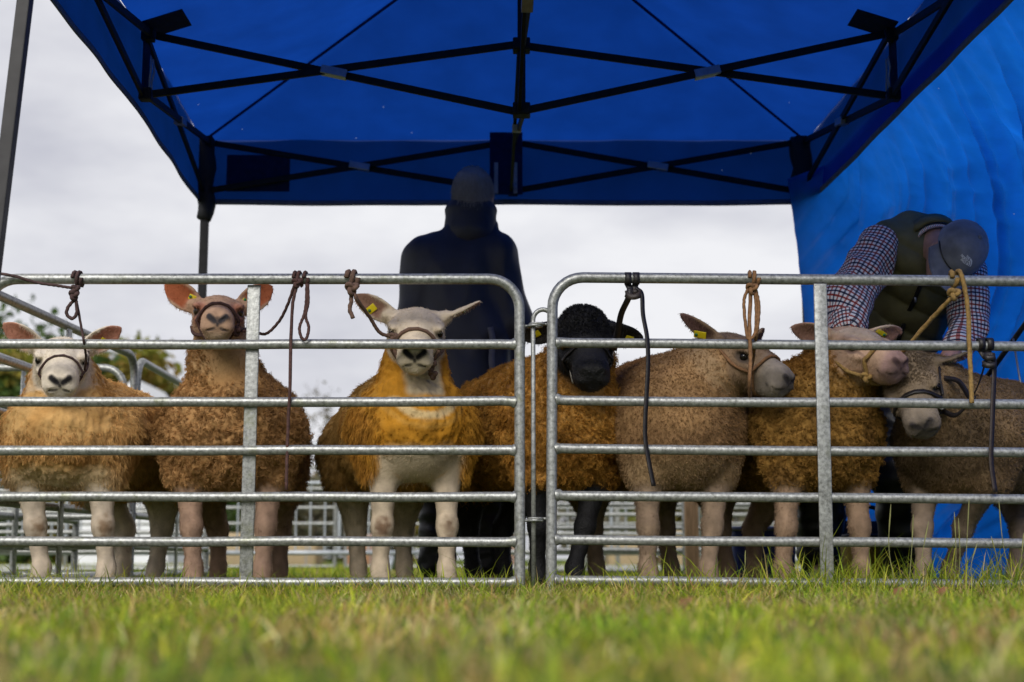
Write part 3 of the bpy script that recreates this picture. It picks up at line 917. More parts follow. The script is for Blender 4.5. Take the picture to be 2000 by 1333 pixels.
def pdist(q, X, Y, Z):
    if q[0] == 'rc':
        a, b, ra, rb = q[1:5]
        d = b - a; L2 = float(d @ d) + 1e-12
        t = np.clip(((X - a[0]) * d[0] + (Y - a[1]) * d[1] + (Z - a[2]) * d[2]) / L2, 0, 1)
        return np.sqrt((X - a[0] - t * d[0]) ** 2 + (Y - a[1] - t * d[1]) ** 2 + (Z - a[2] - t * d[2]) ** 2) - (ra + (rb - ra) * t)
    if q[0] == 'el':
        c, r, R = q[1:4]
        x, y, z = X - c[0], Y - c[1], Z - c[2]
        u = (x * R[0, 0] + y * R[1, 0] + z * R[2, 0]); v = (x * R[0, 1] + y * R[1, 1] + z * R[2, 1]); w = (x * R[0, 2] + y * R[1, 2] + z * R[2, 2])
        k0 = np.sqrt((u / r[0]) ** 2 + (v / r[1]) ** 2 + (w / r[2]) ** 2)
        k1 = np.sqrt((u / r[0] ** 2) ** 2 + (v / r[1] ** 2) ** 2 + (w / r[2] ** 2) ** 2) + 1e-9
        return k0 * (k0 - 1) / k1
    if q[0] == 'ear':
        A, B, Cc, L = ear_frame(q); W, tk, cup, bend = q[4]
        x, y, z = X - q[1][0], Y - q[1][1], Z - q[1][2]
        a = (x * A[0] + y * A[1] + z * A[2]) / L; b = x * B[0] + y * B[1] + z * B[2]; c = x * Cc[0] + y * Cc[1] + z * Cc[2]
        ac = np.clip(a, 0, 1)
        hw = W * (.42 + .58 * np.sin(np.clip(ac * 1.25 + .12, 0, 1.37) * math.pi / 1.37 * .98) ** .8) * np.sqrt(np.clip(1 - ac ** 5, 0, 1))
        c0 = cup * b * b - bend * ac * ac
        e = np.maximum(np.abs(b) - hw, 0)
        ax = np.maximum(np.abs(a - .5) - .5, 0) * L
        return np.sqrt(e * e + (c - c0) ** 2 * .8 + ax * ax) - tk * (1 - .35 * ac)


def pbox(q):
    if q[0] == 'rc':
        r = max(q[3], q[4]); return np.minimum(q[1], q[2]) - r, np.maximum(q[1], q[2]) + r
    if q[0] == 'el':
        r = np.abs(q[3]) @ q[2]; return q[1] - r, q[1] + r
    r = q[4][0] * 1.6 + q[4][3] + .01
    return np.minimum(q[1], q[2]) - r, np.maximum(q[1], q[2]) + r


def axis_steps(lo, hi, coarse, fine, ranges):
    out = [lo]; x = lo
    while x < hi:
        st = coarse
        for a, b in ranges:
            if a - fine <= x <= b: st = fine
            elif x < a < x + coarse: st = max(fine, a - x)
        x += st; out.append(x)
    return np.array(out)


def surface_nets(F, xs, ys, zs):
    ins = F < 0
    s = ins[:-1, :-1, :-1].astype(np.int8)
    cnt = np.zeros(s.shape, np.int8)
    for dx in (0, 1):
        for dy in (0, 1):
            for dz in (0, 1):
                cnt += ins[dx:dx + s.shape[0], dy:dy + s.shape[1], dz:dz + s.shape[2]]
    act = (cnt > 0) & (cnt < 8)
    I = np.argwhere(act); n = len(I)
    vid = -np.ones(s.shape, np.int64); vid[act] = np.arange(n)
    off = np.array([(a, b, c) for a in (0, 1) for b in (0, 1) for c in (0, 1)])
    G = [xs, ys, zs]
    cv = np.stack([F[I[:, 0] + o[0], I[:, 1] + o[1], I[:, 2] + o[2]] for o in off], 1)
    cp = np.stack([np.stack([G[d][I[:, d] + o[d]] for d in range(3)], 1) for o in off], 1)
    acc = np.zeros((n, 3)); num = np.zeros(n)
    for i in range(8):
        for j in range(i + 1, 8):
            if np.abs(off[i] - off[j]).sum() == 1:
                a, b = cv[:, i], cv[:, j]
                m = (a < 0) != (b < 0)
                t = np.where(m, a / np.where(m, a - b, 1), 0)
                p = cp[:, i] + t[:, None] * (cp[:, j] - cp[:, i])
                acc[m] += p[m]; num[m] += 1
    V = acc / np.maximum(num, 1)[:, None]
    Q = []
    for ax in range(3):
        o1, o2 = [(1, 2), (2, 0), (0, 1)][ax]
        sl0 = [slice(None)] * 3; sl1 = [slice(None)] * 3
        sl0[ax] = slice(0, -1); sl1[ax] = slice(1, None)
        A, B = ins[tuple(sl0)], ins[tuple(sl1)]
        E = np.argwhere(A != B)
        if not len(E): continue
        ok = (E[:, o1] > 0) & (E[:, o2] > 0) & (E[:, o1] < F.shape[o1] - 1) & (E[:, o2] < F.shape[o2] - 1)
        E = E[ok]
        flip = A[tuple(E.T)]
        def cell(d1, d2):
            c = E.copy(); c[:, o1] += d1; c[:, o2] += d2
            return vid[tuple(c.T)]
        q = np.stack([cell(-1, -1), cell(0, -1), cell(0, 0), cell(-1, 0)], 1)
        q[~flip] = q[~flip][:, ::-1]
        Q.append(q)
    return V, np.concatenate(Q)


def field_mesh(prims, cuts=(), coarse=.011, fine=.0048, fine_box=None, smooth=1):
    los, his = zip(*[pbox(q) for q in prims])
    lo = np.min(los, 0) - .03; hi = np.max(his, 0) + .03
    rgs = [[], [], []]
    if fine_box is not None:
        for d in range(3): rgs[d] = [(fine_box[0][d], fine_box[1][d])]
    xs, ys, zs = [axis_steps(lo[d], hi[d], coarse, fine, rgs[d]) for d in range(3)]
    F = np.full((len(xs), len(ys), len(zs)), 1., np.float32)
    def sub(q, ex):
        a, b = pbox(q); a = a - ex; b = b + ex
        sl = []
        for g_, d in ((xs, 0), (ys, 1), (zs, 2)):
            i0 = max(0, np.searchsorted(g_, a[d]) - 1); i1 = min(len(g_), np.searchsorted(g_, b[d]) + 1)
            sl.append(slice(i0, i1))
        X = xs[sl[0]][:, None, None].astype(np.float32); Y = ys[sl[1]][None, :, None].astype(np.float32); Z = zs[sl[2]][None, None, :].astype(np.float32)
        return tuple(sl), X, Y, Z
    for q in prims:
        k = q[-1]
        sl, X, Y, Z = sub(q, k + .025)
        d = pdist(q, X, Y, Z).astype(np.float32)
        f = F[sl]
        h = np.clip(.5 + .5 * (d - f) / k, 0, 1)
        F[sl] = d + (f - d) * h - k * h * (1 - h)
    for q in cuts:
        k = q[-1]
        sl, X, Y, Z = sub(q, k + .01)
        d = -pdist(q, X, Y, Z).astype(np.float32)
        f = F[sl]
        h = np.clip(.5 - .5 * (d - f) / k, 0, 1)
        F[sl] = d + (f - d) * h + k * h * (1 - h)
    V, Q = surface_nets(F, xs, ys, zs)
    if smooth:
        for _ in range(smooth):
            acc = np.zeros_like(V); num = np.zeros(len(V))
            for i in range(4):
                for j in ((i + 1) % 4, (i + 3) % 4):
                    np.add.at(acc, Q[:, i], V[Q[:, j]]); np.add.at(num, Q[:, i], 1)
            V = V * .55 + .45 * acc / np.maximum(num, 1)[:, None]
    return V, Q


def face_normals(V, Q):
    n = np.cross(V[Q[:, 2]] - V[Q[:, 0]], V[Q[:, 3]] - V[Q[:, 1]])
    a = np.linalg.norm(n, axis=1)
    return n / (a[:, None] + 1e-12), a / 2


def vert_normals(V, Q):
    n = np.cross(V[Q[:, 2]] - V[Q[:, 0]], V[Q[:, 3]] - V[Q[:, 1]])
    N = np.zeros_like(V)
    for i in range(4): np.add.at(N, Q[:, i], n)
    return N / (np.linalg.norm(N, axis=1)[:, None] + 1e-12)


def tag_dist(prims, V):
    D = {}
    for q in prims:
        d = pdist(q, V[:, 0], V[:, 1], V[:, 2])
        t = q[-2]
        D[t] = np.minimum(D[t], d) if t in D else d
    return D


def sstep(a, b, x):
    t = np.clip((x - a) / (b - a), 0, 1); return t * t * (3 - 2 * t)


def _hash3(c, k):
    h = np.sin(c[:, 0] * 127.1 + c[:, 1] * 311.7 + c[:, 2] * 74.7 + k * 19.19) * 43758.5453
    return h - np.floor(h)


def strands(name, parent, V, Q, wt, n, length, radius, colv, mat_, gravity=.4, curl=.5, clump=.016, pull=.55, lift=.5, m=5, flow=None, wave=.25, colvar=.2):
    """wool or short fur as fine strands rooted where wt > 0, drawn together into locks"""
    fn, fa = face_normals(V, Q)
    fw = wt[Q].mean(1)
    p = fa * np.clip(fw, 0, None)
    p = p * np.where(fn @ np.array([0, -1., .1]) < -.45, .2, 1.)
    p /= p.sum()
    fi = rng.choice(len(Q), n, p=p)
    w4 = rng.dirichlet((1, 1, 1, 1), n)
    P = (V[Q[fi]] * w4[:, :, None]).sum(1)
    N = fn[fi]
    Lv = (length[Q[fi]] * w4).sum(1) * rng.uniform(.7, 1.25, n)
    C = (colv[Q[fi]] * w4[:, :, None]).sum(1)
    cell = np.floor(P / clump + .35 * np.sin(P[:, [1, 2, 0]] * 55.))
    cc = (cell + .5 + .5 * (np.stack([_hash3(cell, 1), _hash3(cell, 2), _hash3(cell, 3)], 1) - .5)) * clump
    hv = np.stack([_hash3(cell, 4), _hash3(cell, 5), _hash3(cell, 6)], 1) * 2 - 1
    ph = _hash3(cell, 7) * 6.28
    d = N * lift + np.array([0, 0, -1.]) * gravity + hv * curl + rng.normal(0, .16, (n, 3))
    if flow is not None: d = d + flow
    d -= N * np.minimum((d * N).sum(1) - .12, 0)[:, None]
    d /= np.linalg.norm(d, axis=1)[:, None]
    s1 = np.cross(d, N + .01); s1 /= np.linalg.norm(s1, axis=1)[:, None] + 1e-9
    s2 = np.cross(d, s1)
    off = cc - P; off -= N * (off * N).sum(1)[:, None]
    X = np.zeros((n, m, 3), np.float32)
    for i in range(m):
        t = i / (m - 1)
        w_ = wave * Lv * t
        X[:, i] = P - N * .002 + d * (Lv * t)[:, None] + off * (pull * t ** 1.3) + s1 * (w_ * np.sin(ph + 5.5 * t))[:, None] + s2 * (w_ * np.cos(ph + 5.5 * t) - w_ * np.cos(ph))[:, None]
        X[:, i] += np.array([0, 0, -1.]) * (gravity * .35 * Lv * t * t)[:, None]
    X -= world_loc(parent).astype(np.float32)
    cu = bpy.data.hair_curves.new(name)
    cu.add_curves([m] * n)
    cu.attributes['position'].data.foreach_set('vector', X.ravel())
    ra = cu.attributes.get('radius') or cu.attributes.new('radius', 'FLOAT', 'POINT')
    rr = np.linspace(1, .35, m)[None] * (radius * rng.uniform(.75, 1.3, n))[:, None]
    ra.data.foreach_set('value', rr.astype(np.float32).ravel())
    ca = cu.attributes.new('Col', 'FLOAT_COLOR', 'CURVE')
    lockv = 1 + colvar * (_hash3(cell, 8) - .5) * 2
    c4 = np.ones((n, 4), np.float32); c4[:, :3] = np.clip(C * lockv[:, None] * rng.uniform(.85, 1.15, (n, 1)), .002, .95)
    ca.data.foreach_set('color', c4.ravel())
    cu.materials.append(mat_)
    o = bpy.data.objects.new(name, cu); COL.objects.link(o); o.parent = parent
    o['kind'] = 'stuff'
    return o


COAT = attr_mat('sheep_skin_and_coat', .85, .35, 130., .10, 45., sheen=.0)
WOOL = attr_mat('sheep_wool', .95, .4, 200., .16, 60., transl=.12, spec=.08)
COAT_BLACK = attr_mat('black_sheep_hide', .6, .8, 170., .25, 60., spec=.28)
WOOL_BLACK = attr_mat('black_sheep_fur', .5, .0, 1., .1, 60., spec=.3)
HORN = mat('hoof_horn', (.06, .05, .04), .6, 0, .3, 30)
EYE = mat('sheep_eye', (.008, .006, .005), .16, 0, .2, 30, spec=.35)
EYE_PALE = mat('sheep_eye_amber', (.035, .022, .012), .16, 0, .3, 60, spec=.4)
TAGM = mat('yellow_ear_tag', (.72, .56, .01), .45, 0, .06, 20)
TAGG = mat('green_tag_stud', (.02, .16, .05), .45, 0, .1, 20)
TAGL = mat('lime_tag_loop', (.45, .62, .06), .5, 0, .1, 20)


def head_frame(yaw, pitch, roll):
    n = np.array([math.sin(yaw) * math.cos(pitch), -math.cos(yaw) * math.cos(pitch), math.sin(pitch)])
    s = np.array([math.cos(yaw), math.sin(yaw), 0.])
    u = np.cross(n, s)
    c, q = math.cos(roll), math.sin(roll)
    return np.stack([n, s * c + u * q, u * c - s * q], 1)      # columns n, s, u


SHEEP = {}


def make_sheep(key, label, C, Rr, w, top, belly, feet, head, ears, neck_r, face, wool, leg, fleece, extra=None, tags=(), nose=(.03, .027, .028), ear_in=(.45, .2, .15), ear_W=.038, bumpy=.010, eye_m=None, nk=None, wool_legs=False, muzzle_dark=.15, glossy=False, knee=None, face_f=None, wool_f=None, poll=None):
    C = np.array(C, float); Rr = np.array(Rr, float)
    zm, rv = (top + belly) / 2, (top - belly) / 2
    base = np.array([*(C + Rr) / 2, 0.])
    fw = unit(np.array([*(C - Rr), 0.])); lat = np.array([-fw[1], fw[0], 0.]); up = np.array([0, 0, 1.])
    B = np.stack([fw, lat, up], 1)
    P3 = lambda xy, z: np.array([xy[0], xy[1], z])
    prims = []
    for t, a, b in ((0., .86, .86), (.22, .98, .98), (.45, 1.05, 1.0), (.7, 1.02, .98), (.95, .92, .92)):
        p = C + (Rr - C) * t
        prims.append(el(P3(p, zm + (.0 if t > .2 else -.01)), (.22, w * a, rv * b), 'wool', B, .06))
    prims.append(el(P3(C, zm) + fw * .06 + up * (-.02), (.15, w * .82, rv * .84), 'wool', B, .06))       # brisket
    prims.append(el(P3(Rr, zm + .01) - fw * .08, (.14, w * .85, rv * .85), 'wool', B, .06))                # rump
    Hf = head_frame(*[R_(a) for a in head['ang']])
    ho = np.array(head['pos']); sc = head.get('s', 1.1)
    HL_ = lambda p: ho + Hf @ (np.array(p) * sc)
    # neck
    n0 = P3(C, zm + rv * .28) + fw * .0
    n2 = HL_((-.055, 0, -.035))
    n1 = (n0 * .42 + n2 * .58) + (fw * .03 if nk is None else np.array(nk))
    prims.append(rc(n0, n1, neck_r * 1.55, neck_r * 1.15, 'wool', .07))
    prims.append(rc(n1, n2, neck_r * 1.12, neck_r * .86, 'neck', .05))
    # legs
    for kx, f in feet.items():
        f = np.array(f, float)
        front = kx[0] == 'f'
        sd_ = 1 if kx[1] == 'l' else -1
        if front:
            e = P3(C, belly + .07) + fw * .03 + lat * sd_ * w * .58
            top_ = P3(C, zm - .02) + fw * .0 + lat * sd_ * w * .62
            kn = e * .40 + P3(f, .0) * .60; kn[2] = .235
            kn = kn + fw * .012
            prims += [rc(top_, e, .12, .078, 'shoulder', .05), rc(e, kn, .056, .033, 'leg', .035), el(kn + fw * .006, (.036, .036, .046), 'leg', B, .018),
                      rc(kn, (kn + P3(f, .085)) / 2, .035, .0265, 'leg', .02), rc((kn + P3(f, .085)) / 2, P3(f, .09), .0265, .030, 'leg', .02), rc(P3(f, .085), P3(f + fw[:2] * .015, .045), .032, .036, 'leg', .02)]
        else:
            h = P3(Rr, zm - .06) + lat * sd_ * w * .55
            st = P3(Rr, belly + .06) + fw * .06 + lat * sd_ * w * .62
            hk = P3(f, .24) - fw * .055 + (st - P3(f, 0)) * np.array([.12, .12, 0])
            prims += [rc(h, st, .14, .10, 'shoulder', .05), rc(st, hk, .085, .042, 'leg', .04), el(hk, (.045, .036, .05), 'leg', B, .02),
                      rc(hk, P3(f - fw[:2] * .01, .09), .038, .030, 'leg', .02), rc(P3(f - fw[:2] * .01, .09), P3(f + fw[:2] * .01, .045), .033, .036, 'leg', .02)]
    prims.append(rc(P3(Rr, zm + rv * .55) - fw * .2, P3(Rr, zm - .02) - fw * .27, .05, .035, 'wool', .04))    # tail
    # head
    hs = sc
    def he(c, r, tg='head', k=.02, rot=None): prims.append(el(HL_(c), np.array(r) * hs, tg, Hf if rot is None else Hf @ rot, k * hs))
    def hr(a, b, ra, rb, tg='head', k=.02): prims.append(rc(HL_(a), HL_(b), ra * hs, rb * hs, tg, k * hs))
    mw = head.get('muz', .050)
    he((-.012, 0, -.002), (.085, .078, .056), k=.03)
    he((.035, 0, .012), (.066, .070, .035), k=.03)
    hr((.03, 0, -.010), (.148, 0, -.022), .056, .040, k=.03)
    he((.105, 0, -.026), (.075, mw * .98, .042), k=.03)
    he((.166, 0, -.026), (.040, mw, .038), k=.025)
    hr((-.005, 0, -.058), (.140, 0, -.062), .050, .030, k=.03)
    he((.160, 0, -.066), (.034, mw * .80, .022), k=.02)
    for s in (-1, 1):
        he((.018, s * .044, -.040), (.068, .036, .045), k=.03)
        he((.055, s * .066, .023), (.036, .017, .012), k=.012)          # brow
        he((.072, s * .062, -.022), (.032, .014, .013), k=.014)         # cheekbone
        he((.176, s * .028, -.044), (.028, .024, .020), k=.014)         # lips
        he((.192, s * .020, -.010), (.014, .015, .011), k=.012)         # nostril wing
        hr((-.035, s * .055, .014), (-.035, s * .086, .026), .025, .020, 'head', .02)
    if poll: he((-.03, 0, .055), (.06, .062, .035), 'head', .03)
    efr = []
    for s, e in zip((-1, 1), ears):
        q = ear(HL_((-.038, s * .074, .022)), HL_(e['tip']), Hf @ np.array(e.get('face', (1, 0, -.2))), ear_W * hs * e.get('w', 1), .0068, 'ear', e.get('cup', 7.), .012, e.get('bend', 0.))
        prims.append(q); efr.append(q)
    cuts = []
    for s in (-1, 1):
        cuts.append(rc(HL_((.208, s * .010, -.024)), HL_((.203, s * .027, -.010)), .0050 * hs, .0036 * hs, 'cut', .004))
        cuts.append(rc(HL_((.213, 0, -.046)), HL_((.196, s * .030, -.053)), .0030 * hs, .0026 * hs, 'cut', .004))
        cuts.append(rc(HL_((.196, s * .030, -.053)), HL_((.160, s * .047, -.050)), .0026 * hs, .0022 * hs, 'cut', .004))
        cuts.append(el(HL_((.062, s * .077, .004)), np.array((.021, .011, .0115)) * hs, 'cut', Hf, .006))
    cuts.append(rc(HL_((.214, 0, -.018)), HL_((.216, 0, -.048)), .0030 * hs, .0028 * hs, 'cut', .003))
    tips = np.array([HL_(e['tip']) for e in ears] + [HL_((.21, 0, -.09)), HL_((-.1, 0, .08)), HL_((0, .09, 0)), HL_((0, -.09, 0)), HL_((.1, 0, -.09))])
    fb = (tips.min(0) - .012, tips.max(0) + .012)
    V, Q = field_mesh(prims, cuts, .0125, .0050, fb, 1)
    D = tag_dist(prims, V)
    skin = np.minimum(np.minimum(D['head'], D['ear']), D['neck'])
    wl_ = np.minimum(D['wool'], D['shoulder'] + .004)
    wt = sstep(-.010, .014, skin - wl_) * sstep(-.012, .016, D['leg'] - wl_ + .0)
    zlow = belly + .015
    wt = wt * sstep(zlow - .05, zlow + .03, V[:, 2] + .012 * np.sin(V[:, 0] * 60) + .01 * np.sin(V[:, 1] * 47))
    hp = ((V - ho) @ Hf) / sc
    bp = (V - P3(C, 0)) @ B
    info = dict(V=V, hp=hp, bp=bp, D=D, wt=wt, zm=zm, rv=rv, w=w)
    N = vert_normals(V, Q)
    nz = np.array([mnoise.noise((p[0] * 26, p[1] * 26, p[2] * 26)) + .6 * mnoise.noise((p[0] * 60, p[1] * 60, p[2] * 60)) for p in V])
    if fleece.get('mask'): wt = wt * fleece['mask'](info); info['wt'] = wt
    V = V + N * (wt * (bumpy * nz + .004))[:, None]
    # colours of hide and wool
    faceC, woolC, legC = map(np.array, (face, wool, leg))
    col = np.tile(faceC, (len(V), 1))
    if face_f: col = face_f(info, col)
    lw = sstep(.006, -.006, D['leg'] - np.minimum(skin, D['wool']))
    col = col * (1 - lw[:, None]) + legC * lw[:, None]
    if knee is not None:
        for kx, f in feet.items():
            if kx[0] == 'f':
                kp = P3(f, .225) + fw * .04
                m = sstep(.050, .012, np.linalg.norm((V - kp) * np.array([1.25, 1, .8]), axis=1) + .022 * np.array([mnoise.noise((p[0] * 45, p[1] * 45, p[2] * 60)) for p in V]))[:, None]
                col = col * (1 - m * .8) + np.array(knee) * m * .8
    mot = np.array([mnoise.noise((p[0] * 38, p[1] * 38, p[2] * 22)) for p in V])
    col = col * (1 + .30 * np.clip(mot, -1, 1) * (lw * .7 + .45))[:, None]
    wc = np.tile(woolC, (len(V), 1))
    if wool_f: wc = wool_f(info, wc)
    base_w = sstep(-.02, .02, np.minimum(skin, D['leg']) - np.minimum(D['wool'], D['shoulder']))
    base_w = base_w * sstep(belly - .03, belly + .04, V[:, 2])
    if 'under' in fleece: base_w = np.maximum(wt, base_w * 0) if fleece['under'] == 'face' else base_w
    col = col * (1 - base_w[:, None]) + wc * base_w[:, None]
    # nose leather, lips, eye rims widened by painted brow shade, ear lining
    nm = np.zeros(len(V))
    def capd(a_, b_): return pdist(rc(a_, b_, 0, 0, 'x'), hp[:, 0], hp[:, 1], hp[:, 2])
    for s in (-1, 1):
        nm = np.maximum(nm, sstep(.0165, .0060, capd((.210, s * .009, -.024), (.203, s * .027, -.009))))
        nm = np.maximum(nm, .8 * sstep(.0085, .003, capd((.213, 0, -.046), (.190, s * .034, -.053))))
        nm = np.maximum(nm, .65 * sstep(.0075, .003, capd((.190, s * .034, -.053), (.160, s * .050, -.050))))
    nm = np.maximum(nm, .9 * sstep(.016, .006, capd((.214, 0, -.014), (.216, 0, -.034))))
    nm = np.maximum(nm, muzzle_dark * sstep(.075, .015, np.linalg.norm((hp - np.array((.212, 0, -.032))) * np.array((.8, 1, 1.05)), axis=1) + .018 * np.array([mnoise.noise((p[0] * 60, p[1] * 60, p[2] * 60)) for p in V])))
    nm = np.maximum(nm, sstep(.010, .004, np.linalg.norm((hp - np.array((.214, 0, -.034))) * np.array((.5, 1, .6)), axis=1)))
    col = col * (1 - nm[:, None]) + np.array(nose) * nm[:, None]
    for s in (-1, 1):
        m = sstep(.031, .017, np.linalg.norm((hp - np.array((.063, s * .075, .003))) * np.array((.8, 1, 1.25)), axis=1))[:, None] * .9
        m2 = sstep(.010, .003, capd((.075, s * .070, -.003), (.108, s * .052, -.022)))[:, None] * .65
        m = np.maximum(m, m2)
        col = col * (1 - m) + (np.array(nose) * .6 + faceC * .12) * m
    for q in efr:
        A, Bb, Cc, L = ear_frame(q)
        rel = V - q[1]; a = rel @ A / L; b = rel @ Bb; c = rel @ Cc
        ed = pdist(q, V[:, 0], V[:, 1], V[:, 2])
        inn = sstep(.012, .003, ed) * sstep(.12, .32, a) * sstep(-.2, .5, N @ Cc) * sstep(q[4][0] * 1.0, q[4][0] * .72, np.abs(b))
        col = col * (1 - inn[:, None]) + np.array(ear_in) * inn[:, None]
    root = empty('sheep', base, label, 'sheep', 'show sheep tied along the hurdles')
    body = link_mesh('body', V, Q, COAT_BLACK if glossy else COAT, root, col=np.clip(col, .002, .95))
    # fleece and short fur
    ln = np.full(len(V), float(fleece['len']))
    if 'lenf' in fleece: ln = fleece['lenf'](info, ln)
    strands('fleece', root, V, Q, wt, fleece['n'], ln, fleece.get('rad', .0010), wc if 'colf' not in fleece else fleece['colf'](info, wc), WOOL,
            fleece.get('grav', .4), fleece.get('curl', .6), fleece.get('clump', .016), fleece.get('pull', .55), fleece.get('lift', .5), fleece.get('m', 5), None, fleece.get('wave', .25), fleece.get('var', .2))
    fz = np.clip(1 - wt, 0, 1) * sstep(.022, .03, np.linalg.norm(hp - np.array((.21, 0, -.03)), axis=1)) * sstep(.05, .07, V[:, 2])
    for s in (-1, 1): fz = fz * sstep(.016, .024, np.linalg.norm(hp - np.array((.062, s * .075, .004)), axis=1))
    strands('short_fur', root, V, Q, fz, 21000, np.full(len(V), .0090) * (1 - .45 * sstep(.08, .16, hp[:, 0])), .00075, col, WOOL_BLACK if glossy else WOOL, .55, .22, .012, .2, .30, 3, -Hf[:, 0] * .35, .05, .16)
    if poll: strands('poll_wool', root, V, Q, sstep(.02, .05, hp[:, 2]) * sstep(.085, .05, hp[:, 0]) * sstep(.06, .0, np.abs(D['head'])) * (D['ear'] > .01), 5000, np.full(len(V), .010), .0008, col, WOOL_BLACK if glossy else WOOL, .1, .4, .009, .3, .7, 4, None, .2, .1)
    # eyes, hooves, ear tags
    for s in (-1, 1):
        c = HL_((.061, s * .0665, .004)); r = .0135 * sc
        bm = bmesh.new(); bmesh.ops.create_uvsphere(bm, u_segments=14, v_segments=10, radius=r)
        bm.verts.index_update()
        ev = [np.array(q.co[:]) + c for q in bm.verts]; ef = [tuple(q.index for q in f.verts) for f in bm.faces]; bm.free()
        link_mesh('eye', ev, ef, eye_m or EYE, root)
    for kx, f in feet.items():
        f = np.array(f)
        for s in (-1, 1):
            mb = MB(); pts = [P3(f, .058) + fw * .006 + lat * s * .016, P3(f, .03) + fw * .022 + lat * s * .018, P3(f, .002) + fw * .034 + lat * s * .019]
            mb.tube(pts, [.016, .019, .021], 8).build('hoof', HORN, root)
    for (side, along, across, size, rot, mm, shape) in tags:
        q = efr[0 if side < 0 else 1]
        A, Bb, Cc, L = ear_frame(q)
        p = q[1] + A * L * along + Bb * across + Cc * (q[4][2] * across * across + .0105 - q[4][3] * along ** 2)
        ca, sa = math.cos(rot), math.sin(rot)
        Rm = np.stack([A * ca + Bb * sa, -A * sa + Bb * ca, Cc], 1)
        if shape == 'loop':
            MB().tube([p + Rm @ np.array((.02 * math.cos(a), .012 * math.sin(a), .01 * math.cos(a))) for a in np.linspace(0, 2 * math.pi, 16, endpoint=False)], .0022, 6, closed=True).build('ear_tag', TAGL, root)
            continue
        et = MB().box(p, (size[0], size[1], .004), Rm, .0015).build('ear_tag', mm, root)
        MB().tube([p + Rm @ np.array((size[0] * .28, 0, 0)), p + Rm @ np.array((size[0] * .28, 0, .006))], .0055, 8).build('stud', TAGG if mm is TAGM else TAGM, et)
    SHEEP[key] = dict(H=HL_, Hf=Hf, sc=sc, base=base, prims=prims)
    return root


def _lookup(V, C, P, cell=.02):
    key = lambda X: np.floor(X / cell).astype(np.int64)
    kv = key(V); h = kv[:, 0] * 73856093 ^ kv[:, 1] * 19349663 ^ kv[:, 2] * 83492791
    o = np.argsort(h); hs = h[o]
    kp = key(P); hp_ = kp[:, 0] * 73856093 ^ kp[:, 1] * 19349663 ^ kp[:, 2] * 83492791
    i = np.clip(np.searchsorted(hs, hp_), 0, len(o) - 1)
    return C[o[i]]


def mixc(a, b, t): return a * (1 - t[:, None]) + np.array(b) * t[:, None]


def feet_px(f):
    return {k: at(px, 1140, Y)[:2] for k, (px, Y) in f.items()}


# 1: cream face, golden fleece with long locks, far left ------------------------------------
def nzv(V, f): return np.array([mnoise.noise((p[0] * f, p[1] * f, p[2] * f)) for p in V])


def s1_wool(i, c):
    V = i['V']
    c = mixc(c, (.42, .215, .065), sstep(.0, .5, nzv(V, 7)))
    c = mixc(c, (.52, .38, .21), sstep(.46, .40, V[:, 2] + .03 * nzv(V, 12)) * sstep(.0, .12, i['bp'][:, 0]))
    return c
def s1_len(i, ln):        # clipped smooth chest, longer wool on neck sides, shoulders and back
    bp = i['bp']; z = i['V'][:, 2]
    chest = sstep(.06, .13, bp[:, 0]) * sstep(i['w'] * .95, i['w'] * .70, np.abs(bp[:, 1] + .03 * nzv(i['V'], 9)))
    band = sstep(.44, .48, z) * sstep(.585, .53, z)
    ln = ln * (1 - chest * (1 - .75 * band) * .78)
    return ln * (1 + .45 * sstep(i['w'] * .75, i['w'] * .95, np.abs(bp[:, 1])) * sstep(.62, .5, z) * sstep(-.1, .05, bp[:, 0]))
make_sheep('s1', 'cream faced sheep with golden fleece at far left of the row', at(130, 1000, 5.17)[:2], at(262, 1000, 5.86)[:2], .228, .785, .36,
           feet_px({'fr': (80, 5.1), 'fl': (207, 5.1), 'hr': (236, 5.82), 'hl': (302, 5.74)}),
           dict(pos=at(121, 697, 5.06), ang=(17, -24, 1), s=1.12, muz=.054),
           ({'tip': (-.045, -.180, .092), 'face': (1, .30, -.35)}, {'tip': (-.045, .180, .090), 'face': (1, -.30, -.35)}), .098,
           (.72, .63, .51), (.62, .37, .14), (.58, .48, .37),
           dict(n=60000, len=.021, rad=.0010, grav=.75, curl=.35, clump=.015, pull=.5, lift=.35, wave=.14, lenf=s1_len),
           tags=((1, .42, -.012, (.034, .030), .4, TAGM, 'plate'),), knee=(.16, .085, .035), wool_f=s1_wool, ear_in=(.48, .22, .15), nose=(.022, .020, .022), nk=(0, -.01, 0), ear_W=.036)

